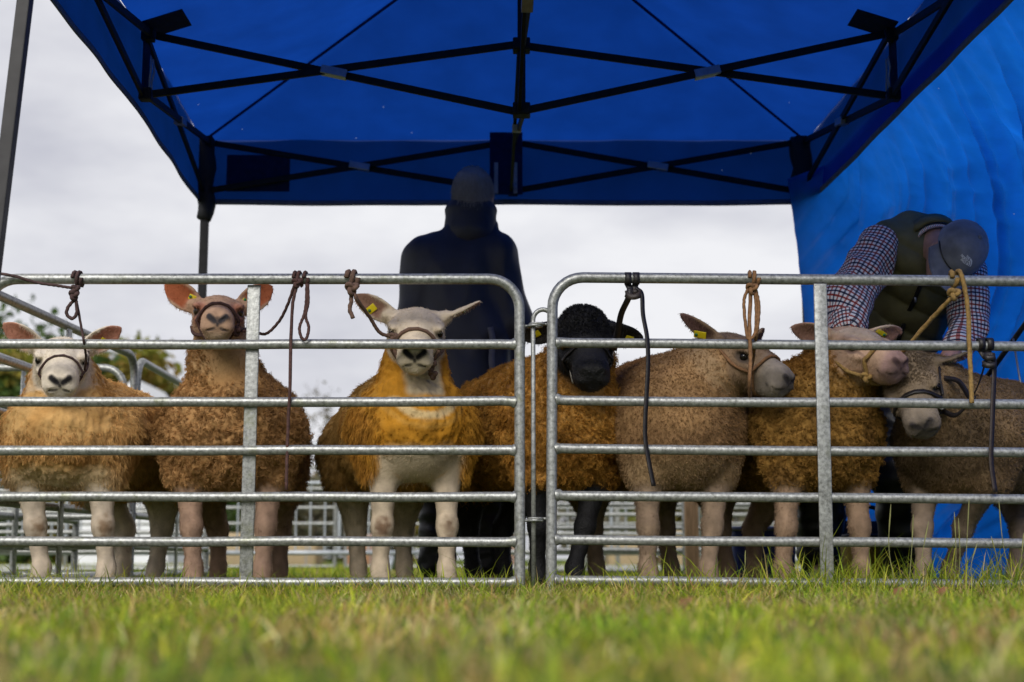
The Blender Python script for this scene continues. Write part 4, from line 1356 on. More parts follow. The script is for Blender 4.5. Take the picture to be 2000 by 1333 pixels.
# 2: raised pink-brown head, curly tan fleece ----------------------------------------------
def s2_wool(i, c):
    return mixc(c, (.27, .14, .05), sstep(.0, .55, nzv(i['V'], 9)))
def s2_face(i, c):
    hp = i['hp']
    c = mixc(c, (.42, .185, .12), sstep(.05, .02, np.linalg.norm((np.abs(hp) - np.array((.085, .060, .0))) * np.array((.8, 1, 1.)), axis=1)) * (hp[:, 0] > .03))
    c = mixc(c, (.44, .30, .17), sstep(.012, -.01, i['D']['neck'] - i['D']['head']))
    return mixc(c, (.46, .33, .22), sstep(-.05, -.075, hp[:, 2]) * (hp[:, 0] > .1))
def s2_mask(i):
    V, bp = i['V'], i['bp']
    bare = sstep(.095, .07, np.abs(bp[:, 1]) + .18 * (.86 - V[:, 2])) * sstep(.70, .75, V[:, 2]) * sstep(.0, .05, bp[:, 0])
    return 1 - bare
make_sheep('s2', 'brown faced sheep with raised head and curly tan fleece, second from left', at(447, 1000, 5.22)[:2], at(470, 1000, 5.93)[:2], .250, .83, .355,
           feet_px({'fr': (377, 5.12), 'fl': (512, 5.12), 'hr': (425, 5.92), 'hl': (545, 5.92)}),
           dict(pos=at(427, 612, 5.06), ang=(11, -10, 0), s=1.10, muz=.048),
           ({'tip': (-.045, -.175, .092), 'face': (1, .35, -.25), 'w': 1.08}, {'tip': (-.045, .172, .094), 'face': (1, -.35, -.25), 'w': 1.08}), .093,
           (.46, .29, .19), (.46, .26, .105), (.36, .235, .165),
           dict(n=66000, len=.016, rad=.0011, grav=.15, curl=.8, clump=.013, pull=.75, lift=.55, wave=.45, mask=s2_mask, var=.28), bumpy=.016,
           tags=((-1, .20, -.016, (.026, .02), .2, TAGM, 'plate'), (1, .14, .012, (.022, .016), .6, TAGM, 'plate')), wool_f=s2_wool, face_f=s2_face, ear_in=(.36, .105, .045), nose=(.045, .040, .045), eye_m=EYE_PALE, nk=(0, -.03, .0), ear_W=.036)

# 3: cream face, bright golden clipped chest with cream crescent ---------------------------
GOLD3 = np.array((.50, .225, .020))
def s3_wool(i, c):
    V, bp = i['V'], i['bp']
    c = mixc(c, (.36, .22, .075), sstep(.05, -.10, bp[:, 0]) * .75)
    c = mixc(c, (.34, .15, .03), sstep(.05, .5, nzv(V, 8)) * .6)
    front = s3_front(i)
    return c * (1 - front[:, None]) + s3_chest(i) * front[:, None]
def s3_front(i):
    bp = i['bp']
    return sstep(.02, .07, bp[:, 0]) * sstep(i['w'] * .90, i['w'] * .66, np.abs(bp[:, 1] + .02 * nzv(i['V'], 14)))
def s3_chest(i):
    V, bp = i['V'], i['bp']
    n1 = nzv(V, 14)
    c = np.tile(np.array((.52, .42, .29)), (len(V), 1))
    c = mixc(c, GOLD3, sstep(.47, .53, V[:, 2] + .02 * n1))
    c = mixc(c, GOLD3 * .72, sstep(.1, .5, n1) * sstep(.5, .55, V[:, 2]) * .6)
    z0 = .690 + .0 * bp[:, 1]
    rad = np.sqrt((bp[:, 1] / 1.15) ** 2 + (V[:, 2] - z0 - .02) ** 2) + .004 * n1
    th = sstep(.080, .050, np.abs(bp[:, 1]) + .01 * n1) * sstep(.675, .70, V[:, 2])
    c = mixc(c, (.56, .45, .29), th)
    cr = sstep(.020, .008, np.abs(rad - .098)) * sstep(.69, .675, V[:, 2])
    cr2 = sstep(.012, .004, np.abs(rad - .135)) * sstep(.69, .66, V[:, 2]) * .35
    c = mixc(c, (.60, .44, .22), cr)
    return mixc(c, (.58, .34, .09), cr2)
def s3_face(i, c):
    nk_ = sstep(.012, -.008, np.minimum(i['D']['neck'], i['D']['wool']) - i['D']['head'])
    side = sstep(.055, .085, np.abs(i['bp'][:, 1])) 
    c = mixc(c, (.56, .45, .29), nk_)
    return c * (1 - (nk_ * side)[:, None]) + GOLD3 * (nk_ * side)[:, None]
def s3_mask(i):
    return 1 - s3_front(i) * sstep(.505, .455, i['V'][:, 2] + .02 * nzv(i['V'], 20))
def s3_len(i, ln):
    f = s3_front(i); bp = i['bp']
    ln = ln * (1 - .80 * f)
    return ln * (1 + .35 * sstep(i['w'] * .6, i['w'] * .85, np.abs(bp[:, 1])) * (1 - f) * sstep(-.12, .0, bp[:, 0]))
make_sheep('s3', 'cream faced sheep with bright golden chest in the middle left of the row', at(806, 1000, 5.18)[:2], at(737, 1000, 5.84)[:2], .198, .825, .385,
           feet_px({'fr': (742, 5.08), 'fl': (872, 5.1), 'hr': (700, 5.80), 'hl': (790, 5.86)}),
           dict(pos=at(813, 641, 5.05), ang=(3, -26, -1), s=1.22, muz=.046),
           ({'tip': (-.045, -.185, .082), 'face': (1, .45, -.1), 'w': .82}, {'tip': (-.045, .188, .074), 'face': (.45, .1, -1), 'w': .60, 'cup': 10}), .092,
           (.64, .53, .39), (.52, .26, .036), (.53, .43, .31),
           dict(n=64000, len=.022, rad=.0010, grav=.95, curl=.28, clump=.016, pull=.6, lift=.30, wave=.10, lenf=s3_len, mask=s3_mask),
           tags=((-1, .50, .010, (.034, .026), 1.2, TAGM, 'plate'), (1, .55, .0, (.02, .014), 1.2, TAGM, 'plate')), knee=(.14, .065, .03), wool_f=s3_wool, face_f=s3_face, ear_in=(.30, .17, .12), nose=(.010, .009, .010), nk=(0, -.02, 0), ear_W=.036)

# 4: black face and legs, orange fleece -----------------------------------------------------
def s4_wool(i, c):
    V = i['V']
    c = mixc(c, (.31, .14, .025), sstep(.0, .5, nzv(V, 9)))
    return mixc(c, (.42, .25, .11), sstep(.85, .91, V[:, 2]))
def s4_mask(i):
    V, bp = i['V'], i['bp']
    return 1 - sstep(.11, .08, np.abs(bp[:, 1]) + .3 * (.80 - V[:, 2])) * sstep(.66, .70, V[:, 2]) * sstep(.0, .06, bp[:, 0])
def s4_face(i, c): return c
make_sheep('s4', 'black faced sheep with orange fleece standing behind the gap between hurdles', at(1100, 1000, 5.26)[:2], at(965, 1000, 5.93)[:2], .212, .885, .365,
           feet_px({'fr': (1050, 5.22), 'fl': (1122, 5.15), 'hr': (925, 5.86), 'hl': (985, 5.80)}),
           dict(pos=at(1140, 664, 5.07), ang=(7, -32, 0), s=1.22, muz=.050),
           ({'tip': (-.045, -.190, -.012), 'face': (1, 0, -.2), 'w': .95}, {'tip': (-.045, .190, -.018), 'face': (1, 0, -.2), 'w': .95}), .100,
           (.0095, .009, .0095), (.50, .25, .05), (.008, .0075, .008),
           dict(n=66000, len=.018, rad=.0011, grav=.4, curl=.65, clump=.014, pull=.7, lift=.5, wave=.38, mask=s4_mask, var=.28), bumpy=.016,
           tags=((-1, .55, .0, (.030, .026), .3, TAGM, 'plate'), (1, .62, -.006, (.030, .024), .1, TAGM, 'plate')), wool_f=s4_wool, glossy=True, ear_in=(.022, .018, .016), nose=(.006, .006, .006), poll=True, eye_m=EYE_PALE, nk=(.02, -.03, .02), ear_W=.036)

# 5: tan clipped sheep looking right --------------------------------------------------------
def s5_wool(i, c):
    V = i['V']
    c = mixc(c, (.26, .15, .07), sstep(-.1, .5, nzv(V, 5)))
    c = mixc(c, (.33, .235, .13), sstep(.52, .44, V[:, 2]) * sstep(-.05, .1, i['bp'][:, 0]) * .7)
    return mixc(c, (.34, .16, .055), sstep(.05, -.35, i['bp'][:, 0]) * .8)
def s5_face(i, c):
    c = mixc(c, (.40, .30, .19), sstep(.012, -.01, i['D']['neck'] - i['D']['head']))
    return mixc(c, (.29, .245, .20), sstep(.09, .14, i['hp'][:, 0]))
make_sheep('s5', 'tan sheep with close clipped coat looking to the right, third from right', at(1326, 1000, 5.22)[:2], at(1208, 1000, 5.92)[:2], .232, .885, .36,
           feet_px({'fr': (1266, 5.1), 'fl': (1384, 5.12), 'hr': (1167, 5.80), 'hl': (1312, 5.88)}),
           dict(pos=at(1447, 692, 5.10), ang=(46, -24, 0), s=1.14, muz=.046),
           ({'tip': (-.155, -.160, .066), 'face': (.1, -1, -.3), 'w': .66}, {'tip': (-.05, .150, .085), 'face': (1, .2, -.2), 'w': .9}), .102,
           (.25, .165, .10), (.35, .205, .092), (.28, .20, .135),
           dict(n=52000, len=.012, rad=.0009, grav=.3, curl=.45, clump=.009, pull=.35, lift=.75, wave=.3, m=4, var=.22), bumpy=.006,
           tags=((-1, .42, .018, (.046, .028), .5, TAGM, 'plate'),), wool_f=s5_wool, face_f=s5_face, muzzle_dark=.5, ear_in=(.16, .09, .08), nose=(.06, .05, .05), nk=(.03, -.03, .02), ear_W=.036)

# 6: pink faced sheep with brown-gold fleece ------------------------------------------------
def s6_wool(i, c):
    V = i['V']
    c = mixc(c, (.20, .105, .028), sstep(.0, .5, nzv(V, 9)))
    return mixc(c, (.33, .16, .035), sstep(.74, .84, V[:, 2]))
def s6_face(i, c):
    hp = i['hp']
    c = mixc(c, (.58, .44, .31), sstep(.025, .045, hp[:, 2]) * (hp[:, 0] > -.02))
    c = mixc(c, (.26, .17, .08), sstep(.012, -.01, i['D']['neck'] - i['D']['head']))
    return mixc(c, (.33, .21, .18), sstep(.155, .185, hp[:, 0]))
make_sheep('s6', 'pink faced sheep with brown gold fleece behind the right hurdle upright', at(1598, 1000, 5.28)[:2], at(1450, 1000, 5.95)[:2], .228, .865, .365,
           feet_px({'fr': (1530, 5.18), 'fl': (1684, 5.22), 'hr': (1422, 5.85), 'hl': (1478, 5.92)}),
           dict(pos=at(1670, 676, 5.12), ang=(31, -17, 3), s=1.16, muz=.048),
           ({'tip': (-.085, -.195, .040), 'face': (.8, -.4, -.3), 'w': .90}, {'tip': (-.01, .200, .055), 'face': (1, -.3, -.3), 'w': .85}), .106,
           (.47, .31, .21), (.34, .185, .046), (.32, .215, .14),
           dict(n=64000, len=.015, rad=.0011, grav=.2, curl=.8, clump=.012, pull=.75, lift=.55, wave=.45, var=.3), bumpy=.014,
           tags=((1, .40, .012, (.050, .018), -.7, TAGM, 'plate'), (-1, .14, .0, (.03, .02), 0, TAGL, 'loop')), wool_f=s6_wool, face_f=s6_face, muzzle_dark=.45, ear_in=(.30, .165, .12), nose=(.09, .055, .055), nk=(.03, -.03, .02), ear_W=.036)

# 7: brown sheep at the right edge, head tilted ---------------------------------------------
def s7_wool(i, c):
    return mixc(c, (.15, .10, .055), sstep(-.1, .5, nzv(i['V'], 5)))
def s7_face(i, c):
    c = mixc(c, (.24, .175, .10), sstep(.012, -.01, i['D']['neck'] - i['D']['head']))
    return mixc(c, (.23, .185, .14), sstep(.09, .14, i['hp'][:, 0]))
make_sheep('s7', 'brown sheep with tilted head in a leather halter at right edge', at(1880, 1000, 5.30)[:2], at(2062, 1000, 5.80)[:2], .226, .80, .345,
           feet_px({'fr': (1806, 5.22), 'fl': (1858, 5.50), 'hr': (1985, 5.55), 'hl': (2040, 5.82)}),
           dict(pos=at(1780, 748, 5.10), ang=(-8, -40, 20), s=1.18, muz=.050),
           ({'tip': (-.06, -.140, -.070), 'face': (1, -.2, -.1), 'w': .8}, {'tip': (-.06, .185, .005), 'face': (.7, .1, -1), 'w': .72}), .105,
           (.25, .185, .12), (.27, .175, .09), (.26, .195, .14),
           dict(n=48000, len=.013, rad=.0009, grav=.3, curl=.45, clump=.009, pull=.35, lift=.75, wave=.3, m=4, var=.22), bumpy=.006,
           tags=((1, .45, -.012, (.03, .02), .4, TAGM, 'plate'),), wool_f=s7_wool, face_f=s7_face, muzzle_dark=.55, ear_in=(.13, .085, .06), nose=(.07, .06, .06), poll=True, nk=(-.02, -.05, .02), ear_W=.036)

# ------------------------------------------------------------------ people
SKIN = mat('skin', (.42, .23, .16), .55, 0, .12, 40, bump=.15, bscale=200)
NAVY = mat('navy_waterproof_cloth', (.011, .012, .021), .58, 0, .3, 14, bump=.5, bscale=22, sheen=.1)
TROU = mat('black_waterproof_cloth', (.0075, .0080, .012), .42, 0, .3, 10, bump=.6, bscale=18)
BOOT = mat('black_rubber', (.008, .008, .009), .4, 0, .2, 20)
OLIVE = mat('olive_gilet_cloth', (.105, .094, .036), .72, 0, .22, 18, bump=.5, bscale=26)
CAPM = mat('grey_cap_suede', (.125, .132, .158), .85, 0, .30, 16, bump=.25, bscale=160, sheen=.2)
HAIRM = attr_mat('human_hair', .6, 0, 1, .1, 20, spec=.3)
GREYC = mat('grey_cloth', (.10, .10, .115), .85, 0, .2, 20, bump=.4, bscale=40)
PRINT = mat('white_cap_print', (.62, .63, .66), .7, 0, .06, 60)
ZIPM = mat('dark_zip', (.02, .02, .02), .35, .5, .2, 80)


def plaid_mat():
    m, nt, b = new_mat('red_navy_checked_shirt')
    N, L = nt.nodes, nt.links
    a = N.new('ShaderNodeAttribute'); a.attribute_name = 'Check'
    sp = N.new('ShaderNodeSeparateXYZ'); L.new(a.outputs['Vector'], sp.inputs[0])
    def mth(op, x, y=None, z=None):
        n_ = N.new('ShaderNodeMath'); n_.operation = op
        for i, q in enumerate((x, y, z)):
            if q is None: continue
            if isinstance(q, (int, float)): n_.inputs[i].default_value = q
            else: L.new(q, n_.inputs[i])
        return n_.outputs[0]
    cols = []
    for ax in (0, 1):
        s = mth('DIVIDE', sp.outputs[ax], .0165)
        fr = mth('FRACT', s); fl = mth('FLOOR', s)
        on = mth('LESS_THAN', fr, .42)
        odd = mth('GREATER_THAN', mth('FRACT', mth('MULTIPLY', fl, .5)), .25)
        c = N.new('ShaderNodeMixRGB'); L.new(odd, c.inputs[0]); c.inputs[1].default_value = (.45, .07, .05, 1); c.inputs[2].default_value = (.035, .045, .12, 1)
        d = N.new('ShaderNodeMixRGB'); L.new(on, d.inputs[0]); d.inputs[1].default_value = (1, 1, 1, 1); L.new(c.outputs[0], d.inputs[2])
        cols.append(d.outputs[0])
    mu = N.new('ShaderNodeMixRGB'); mu.blend_type = 'MULTIPLY'; mu.inputs[0].default_value = .85
    L.new(cols[0], mu.inputs[1]); L.new(cols[1], mu.inputs[2])
    m2 = N.new('ShaderNodeMixRGB'); m2.blend_type = 'MULTIPLY'; m2.inputs[0].default_value = 1
    L.new(mu.outputs[0], m2.inputs[1]); m2.inputs[2].default_value = (.72, .71, .70, 1)
    L.new(m2.outputs[0], b.inputs['Base Color'])
    b.inputs['Roughness'].default_value = .85
    tc = N.new('ShaderNodeTexCoord'); no = N.new('ShaderNodeTexNoise'); no.inputs['Scale'].default_value = 24
    L.new(tc.outputs['Object'], no.inputs[0])
    bp = N.new('ShaderNodeBump'); bp.inputs['Strength'].default_value = .5; bp.inputs['Distance'].default_value = .01
    L.new(no.outputs[0], bp.inputs['Height']); L.new(bp.outputs[0], b.inputs['Normal'])
    return m
PLAID = plaid_mat()


def crumple(V, Q, amp, f1, f2=None, dirn=(1, 1, 1)):
    N = vert_normals(V, Q); d = np.array(dirn)
    a = np.array([mnoise.noise(tuple(p * d * f1)) for p in V])
    r = (1 - 2.2 * np.abs(a)) * amp
    if f2: r += amp * .5 * np.array([mnoise.noise(tuple(p * d * f2 + 7)) for p in V])
    return V + N * r[:, None]


def hand(wrist, dirn, palm_n, side, r=1., curl=.5):
    """five bent fingers on a palm; returns distance-field pieces"""
    d = unit(dirn); pn = unit(np.array(palm_n) - d * np.dot(palm_n, d)); sx = np.cross(d, pn) * side
    w = np.array(wrist, float); o = []
    pal = w + d * .05 * r
    o.append(el(pal, (.050 * r, .040 * r, .016 * r), 'skin', np.stack([d, sx, pn], 1), .015))
    o.append(rc(w - d * .04, w + d * .01, .026 * r, .024 * r, 'skin', .02))
    for k, (off, L) in enumerate(((-.030, .062), (-.010, .075), (.010, .080), (.029, .072))):
        a = w + d * .088 * r + sx * off * r
        ang = curl * .5
        b = a + (d * math.cos(ang) + pn * math.sin(ang)) * L * .42 * r
        c = b + (d * math.cos(ang * 2.4) + pn * math.sin(ang * 2.4)) * L * .34 * r
        e = c + (d * math.cos(ang * 3.4) + pn * math.sin(ang * 3.4)) * L * .28 * r
        o += [rc(a, b, .0095 * r, .0088 * r, 'skin', .004), rc(b, c, .0088 * r, .008 * r, 'skin', .003), rc(c, e, .008 * r, .0068 * r, 'skin', .003)]
    a = w + d * .03 * r + sx * .036 * r; b = a + (d * .6 + sx * .55 + pn * .45) * .036 * r; c = b + (d * .85 + sx * .2 + pn * .4) * .032 * r
    o += [rc(a, b, .013 * r, .0105 * r, 'skin', .01), rc(b, c, .0105 * r, .008 * r, 'skin', .004)]
    return o


def head_prims(c, f, u, s=1.):
    r = np.cross(f, u); B = np.stack([f, r, u], 1)
    P = lambda a, b, z: c + B @ (np.array((a, b, z)) * s)
    o = [el(P(-.015, 0, .025), np.array((.098, .078, .092)) * s, 'skin', B, .03), el(P(.035, 0, -.035), np.array((.062, .062, .085)) * s, 'skin', B, .03),
         rc(P(.01, 0, -.07), P(.065, 0, -.098), .05 * s, .026 * s, 'skin', .03), rc(P(.085, 0, .005), P(.112, 0, -.032), .012 * s, .017 * s, 'skin', .014),
         rc(P(.088, -.02, -.066), P(.088, .02, -.066), .010 * s, .010 * s, 'skin', .010), rc(P(.082, -.04, .018), P(.082, .04, .018), .013 * s, .013 * s, 'skin', .015)]
    for q in (-1, 1):
        o += [el(P(.0, q * .080, -.012), np.array((.024, .010, .034)) * s, 'skin', B @ np.array(Matrix.Rotation(.2 * q, 3, 'Z')), .008), el(P(.055, q * .042, -.025), np.array((.03, .024, .022)) * s, 'skin', B, .02)]
    cuts = [el(P(.092, q * .032, .0), np.array((.010, .014, .009)) * s, 'x', B, .008) for q in (-1, 1)] + [rc(P(.104, -.02, -.072), P(.104, .02, -.072), .003, .003, 'x', .004)]
    return o, cuts, P


def solid(name, prims, m, parent, cuts=(), coarse=.012, fine=.012, amp=0., f1=9., f2=None, dirn=(1, 1, 1), smooth=2, fine_box=None):
    V, Q = field_mesh(prims, cuts, coarse, fine, fine_box, smooth)
    if amp: V = crumple(V, Q, amp, f1, f2, dirn)
    return link_mesh(name, V, Q, m, parent), V, Q


# the man in the dark coat, seen from behind -------------------------------------------------
YM = 6.32
G = lambda px, py, dy=0.: at(px, py, YM + dy)
man = empty('person', (G(905, 1100)[0], YM, 0), 'person in long dark navy coat standing with back turned under the gazebo', 'person')
hip_l, hip_r = G(868, 815), G(940, 815)
foot_l, foot_r = np.array([G(852, 1130)[0], YM + .02, .07]), np.array([G(948, 1130)[0], YM + .06, .07])
kn_l, kn_r = (hip_l + foot_l) / 2 + (0, .04, 0), (hip_r + foot_r) / 2 + (0, .04, 0)
hc = G(927, 386)
fdir, udir = unit((.35, .93, -.05)), np.array([0, 0, 1.]); udir = unit(udir - fdir * np.dot(udir, fdir))
hp_, hcut, PH = head_prims(hc, fdir, udir, .98)
sh_l, sh_r = G(826, 505), G(980, 500)
el_l, el_r = G(806, 640), G(1003, 632)
wr_l, wr_r = G(826, 752, .12), G(984, 742, .10)
bodyp = hp_ + [rc(hc - (0, .01, .08), G(915, 470), .058, .065, 'skin', .03), rc(G(905, 520), hip_l * .5 + hip_r * .5, .095, .10, 'skin', .05), rc(sh_l, sh_r, .06, .06, 'skin', .05),
               rc(sh_l, el_l, .052, .042, 'skin', .03), rc(el_l, wr_l, .042, .028, 'skin', .02), rc(sh_r, el_r, .052, .042, 'skin', .03), rc(el_r, wr_r, .042, .028, 'skin', .02),
               rc(hip_l, kn_l, .085, .055, 'skin', .05), rc(kn_l, foot_l, .055, .036, 'skin', .03), rc(hip_r, kn_r, .085, .055, 'skin', .05), rc(kn_r, foot_r, .055, .036, 'skin', .03),
               rc(foot_l, foot_l + (.0, .15, -.03), .04, .03, 'skin', .03), rc(foot_r, foot_r + (.0, .15, -.03), .04, .03, 'skin', .03)]
bodyp += hand(wr_l, (.1, .15, -1), (1, 0, 0), 1) + hand(wr_r, (-.05, .2, -1), (-1, 0, 0), -1)
solid('body', bodyp, SKIN, man, hcut, .010, .006, smooth=1, fine_box=(hc - .13, hc + .13))
I3 = np.eye(3)
coat = [el(G(900, 555), (.225, .135, .25), 'c', I3, .06), el(G(903, 660), (.218, .140, .22), 'c', I3, .08), el(G(904, 775), (.228, .150, .22), 'c', I3, .08), el(G(905, 840), (.232, .155, .12), 'c', I3, .05),
        rc(G(832, 500), G(972, 495), .082, .082, 'c', .05), rc(G(905, 450), G(935, 448), .078, .078, 'c', .045),
        rc(sh_l, el_l, .088, .074, 'c', .04), rc(el_l, wr_l + (0, 0, .02), .074, .056, 'c', .03), rc(sh_r, el_r, .088, .074, 'c', .04), rc(el_r, wr_r + (0, 0, .02), .074, .056, 'c', .03)]
_, CV, CQ = solid('coat', coat, NAVY, man, (), .012, .012, amp=.015, f1=5., f2=14., dirn=(1, 1, .6))
colr = [rc(G(919, 452), G(920, 418), .122, .112, 'c', .03), el(G(920, 412), (.118, .110, .040), 'c', I3, .02)]
solid('collar', colr, NAVY, man, [el(G(924, 386), (.100, .095, .055), 'x', I3, .01)], .009, .009, amp=.002, f1=14.)
tr_ = [rc(hip_l, kn_l, .118, .095, 't', .05), rc(kn_l, foot_l + (0, 0, .03), .092, .078, 't', .04), rc(hip_r, kn_r, .118, .095, 't', .05), rc(kn_r, foot_r + (0, 0, .03), .092, .078, 't', .04)]
solid('trousers', tr_, TROU, man, (), .011, .011, amp=.010, f1=8., f2=19., dirn=(.7, .7, 1.6))
for ft in (foot_l, foot_r):
    solid('boot', [rc(ft + (0, -.02, .02), ft + (0, -.02, -.03), .058, .052, 'b', .03), rc(ft + (0, 0, -.03), ft + (.0, .17, -.035), .046, .042, 'b', .04)], BOOT, man, (), .009, .009)
hairp = [el(PH(-.022, 0, .035), np.array((.106, .089, .100)), 'h', np.stack([fdir, np.cross(fdir, udir), udir], 1), .02), el(PH(-.05, 0, -.03), (.066, .076, .070), 'h', np.stack([fdir, np.cross(fdir, udir), udir], 1), .03)]
HV, HQ = field_mesh(hairp, [el(PH(.10, 0, -.03), (.075, .10, .075), 'x', np.stack([fdir, np.cross(fdir, udir), udir], 1), .02)], .008, .008, None, 1)
hcol = np.tile(np.array((.30, .28, .265)), (len(HV), 1))
hcap = link_mesh('hair', HV, HQ, HAIRM, man, col=hcol)
strands('hair_strands', man, HV, HQ, np.ones(len(HV)), 9000, np.full(len(HV), .022), .0006, hcol, HAIRM, .9, .15, .008, .2, .22, 4, None, .04, .15)
tw = MB().strap(spline([G(957, 640, -.13), G(962, 665, -.135), G(960, 700, -.14), G(963, 735, -.14)], 5), .026, .012, (1, .2, 0)).build('cloth', GREYC, base=G(960, 700, -.14))
tag(tw, 'grey cloth hanging at the right hand of the dark coated person', 'cloth')

# the stooping man in cap, gilet and checked shirt -------------------------------------------
per = empty('person', (at(1690, 1100, 5.98)[0], 5.98, 0), 'stooping person in grey cap, olive gilet and checked shirt beside blue tarpaulin', 'person')
A = lambda px, py, Y: at(px, py, Y)
hips = A(1705, 730, 6.0); chest = A(1792, 540, 5.66); neckb = A(1822, 470, 5.56)
shl, shr = A(1722, 482, 5.58), A(1888, 540, 5.60)
ell, elr = A(1652, 590, 5.46), A(1893, 640, 5.56)
wrl, wrr = A(1660, 668, 5.33), A(1852, 700, 5.36)
f2 = unit((-.40, -.45, -.80)); u2 = np.array((.51, -.79, .34)); u2 = unit(u2 - f2 * np.dot(u2, f2)); r2 = np.cross(f2, u2)
B2 = np.stack([f2, r2, u2], 1)
hc2 = A(1866, 494, 5.38)
hp2, hcut2, P2 = head_prims(hc2, f2, u2, .98)
hpl, hpr = hips + (-.09, 0, -.02), hips + (.09, .02, -.02)
knl, knr = A(1608, 930, 5.90), A(1752, 930, 5.92)
ftl, ftr = np.array([A(1600, 1130, 5.98)[0], 5.98, .08]), np.array([A(1766, 1130, 6.05)[0], 6.05, .08])
bp2 = hp2 + [rc(hc2 - u2 * .06 - f2 * .02, neckb, .060, .068, 'skin', .04), rc(chest, hips, .09, .10, 'skin', .05), rc(shl, shr, .06, .06, 'skin', .06),
             rc(shl, ell, .052, .044, 'skin', .03), rc(ell, wrl, .046, .030, 'skin', .02), rc(shr, elr, .052, .044, 'skin', .03), rc(elr, wrr, .046, .030, 'skin', .02),
             rc(hpl, knl, .09, .058, 'skin', .05), rc(knl, ftl, .056, .038, 'skin', .03), rc(hpr, knr, .09, .058, 'skin', .05), rc(knr, ftr, .056, .038, 'skin', .03),
             rc(ftl, ftl + (-.02, -.15, -.03), .04, .03, 'skin', .03), rc(ftr, ftr + (.02, -.15, -.03), .04, .03, 'skin', .03)]
bp2 += hand(wrl, unit(wrl - ell) + (0, 0, -.3), (1, 0, .2), -1, 1., .7) + hand(wrr, unit(wrr - elr), (-1, 0, -.2), 1, 1., .7)
solid('body', bp2, SKIN, per, hcut2, .010, .005, smooth=1, fine_box=(hc2 - .14, hc2 + .14))
tb = np.stack([unit(np.cross((0, 0, 1.), chest - hips)), unit(np.cross(chest - hips, np.cross((0, 0, 1.), chest - hips))), unit(chest - hips)], 1)
xs_ = unit(shr - shl)
# checked shirt: sleeves, collar, and a little body under the gilet
slv = [rc(shl, ell, .086, .084, 'l', .05), rc(ell, ell * .42 + wrl * .58, .084, .066, 'l', .03), rc(shr, elr, .080, .070, 'r', .05), rc(elr, elr * .40 + wrr * .60, .068, .056, 'r', .03)]
SV, SQ = field_mesh(slv, (), .010, .010, None, 2)
SV = crumple(SV, SQ, .012, 8., 20.)
chk = np.zeros((len(SV), 3))
for side, a, b in (('l', shl, ell), ('r', shr, elr)):
    ax = unit(b - a); e1 = unit(np.cross(ax, (0, 1., 0))); e2 = np.cross(ax, e1)
    m_ = (SV[:, 0] < 1.62) if side == 'l' else (SV[:, 0] >= 1.62)
    rel = SV[m_] - a
    chk[m_, 0] = rel @ ax + 5; chk[m_, 1] = np.arctan2(rel @ e1, rel @ e2) * .085 + 5
so = link_mesh('shirt', SV, SQ, PLAID, per)
at_ = so.data.attributes.new('Check', 'FLOAT_VECTOR', 'POINT'); at_.data.foreach_set('vector', chk.astype(np.float32).ravel())
cw = ell * .42 + wrl * .58; cd_ = unit(wrl - ell)
cuf, UV_, UQ = solid('cuff', [rc(cw - cd_ * .02, cw + cd_ * .022, .070, .066, 'c', .01)], PLAID, so, [rc(cw + cd_ * .0, cw + cd_ * .1, .050, .050, 'x', .008)], .008, .008)
e1 = unit(np.cross(cd_, (0, 1., 0))); e2 = np.cross(cd_, e1); rel = UV_ - cw
ck = np.stack([rel @ cd_ + 3, np.arctan2(rel @ e1, rel @ e2) * .075 + 3, 0 * rel[:, 0]], 1).astype(np.float32)
cuf.data.attributes.new('Check', 'FLOAT_VECTOR', 'POINT').data.foreach_set('vector', ck.ravel())
# shirt collar round the neck
nd = unit(hc2 - u2 * .05 - neckb)
n1_ = unit(np.cross(nd, (0, 0, 1.))); n2_ = np.cross(nd, n1_)
cring = [neckb + nd * .025 + (n1_ * math.cos(a) * .085 + n2_ * math.sin(a) * .080) for a in np.linspace(.3, 2 * math.pi - .3, 26)]
cl_ = MB().strap(cring, .045, .006, nd).build('shirt_collar', PLAID, so)
ck = np.array([(i * .012, (i % 4) * .02, 0) for i in range(len(cl_.data.vertices))], np.float32)
cl_.data.attributes.new('Check', 'FLOAT_VECTOR', 'POINT').data.foreach_set('vector', ck.ravel())
# gilet
yb = unit(np.cross(xs_, chest - hips)); zb = np.cross(yb, xs_) * -1 if np.dot(np.cross(yb, xs_), chest - hips) < 0 else np.cross(yb, xs_)
TB = np.stack([xs_, yb, zb], 1)
gl = [el(chest, (.205, .135, .20), 'g', TB, .08), el(chest * .5 + hips * .5, (.200, .140, .22), 'g', TB, .08), el(hips, (.195, .145, .17), 'g', TB, .08),
      rc(shl + xs_ * .022 + (0, .02, .02), shr - xs_ * .03 + (0, .03, .01), .098, .090, 'g', .06), rc(A(1775, 462, 5.66), A(1822, 470, 5.62), .10, .098, 'g', .06)]
gcut = [rc(shl - xs_ * .105 + (0, -.05, -.05), ell + (-.03, -.03, 0), .080, .080, 'x', .01), rc(shr + xs_ * .05 + (0, -.04, 0), elr + (.05, 0, 0), .07, .07, 'x', .01)]
GV, GQ = field_mesh(gl, gcut, .010, .010, None, 2)
rel = (GV - hips) @ TB
q = np.abs(np.sin(rel[:, 2] * math.pi / .105 + .6 * np.sin(rel[:, 0] * 9)))      # quilting channels
GV = GV + vert_normals(GV, GQ) * ((np.sqrt(q) - .8) * .018)[:, None]
GV = crumple(GV, GQ, .005, 9., 22.)
gil = link_mesh('gilet', GV, GQ, OLIVE, per)
gr = [neckb + nd * .0 + (n1_ * math.cos(a) * .103 + n2_ * math.sin(a) * .098) for a in np.linspace(.55, 2 * math.pi - .55, 26)]
MB().strap(gr, .060, .012, nd).build('gilet_collar', OLIVE, gil)
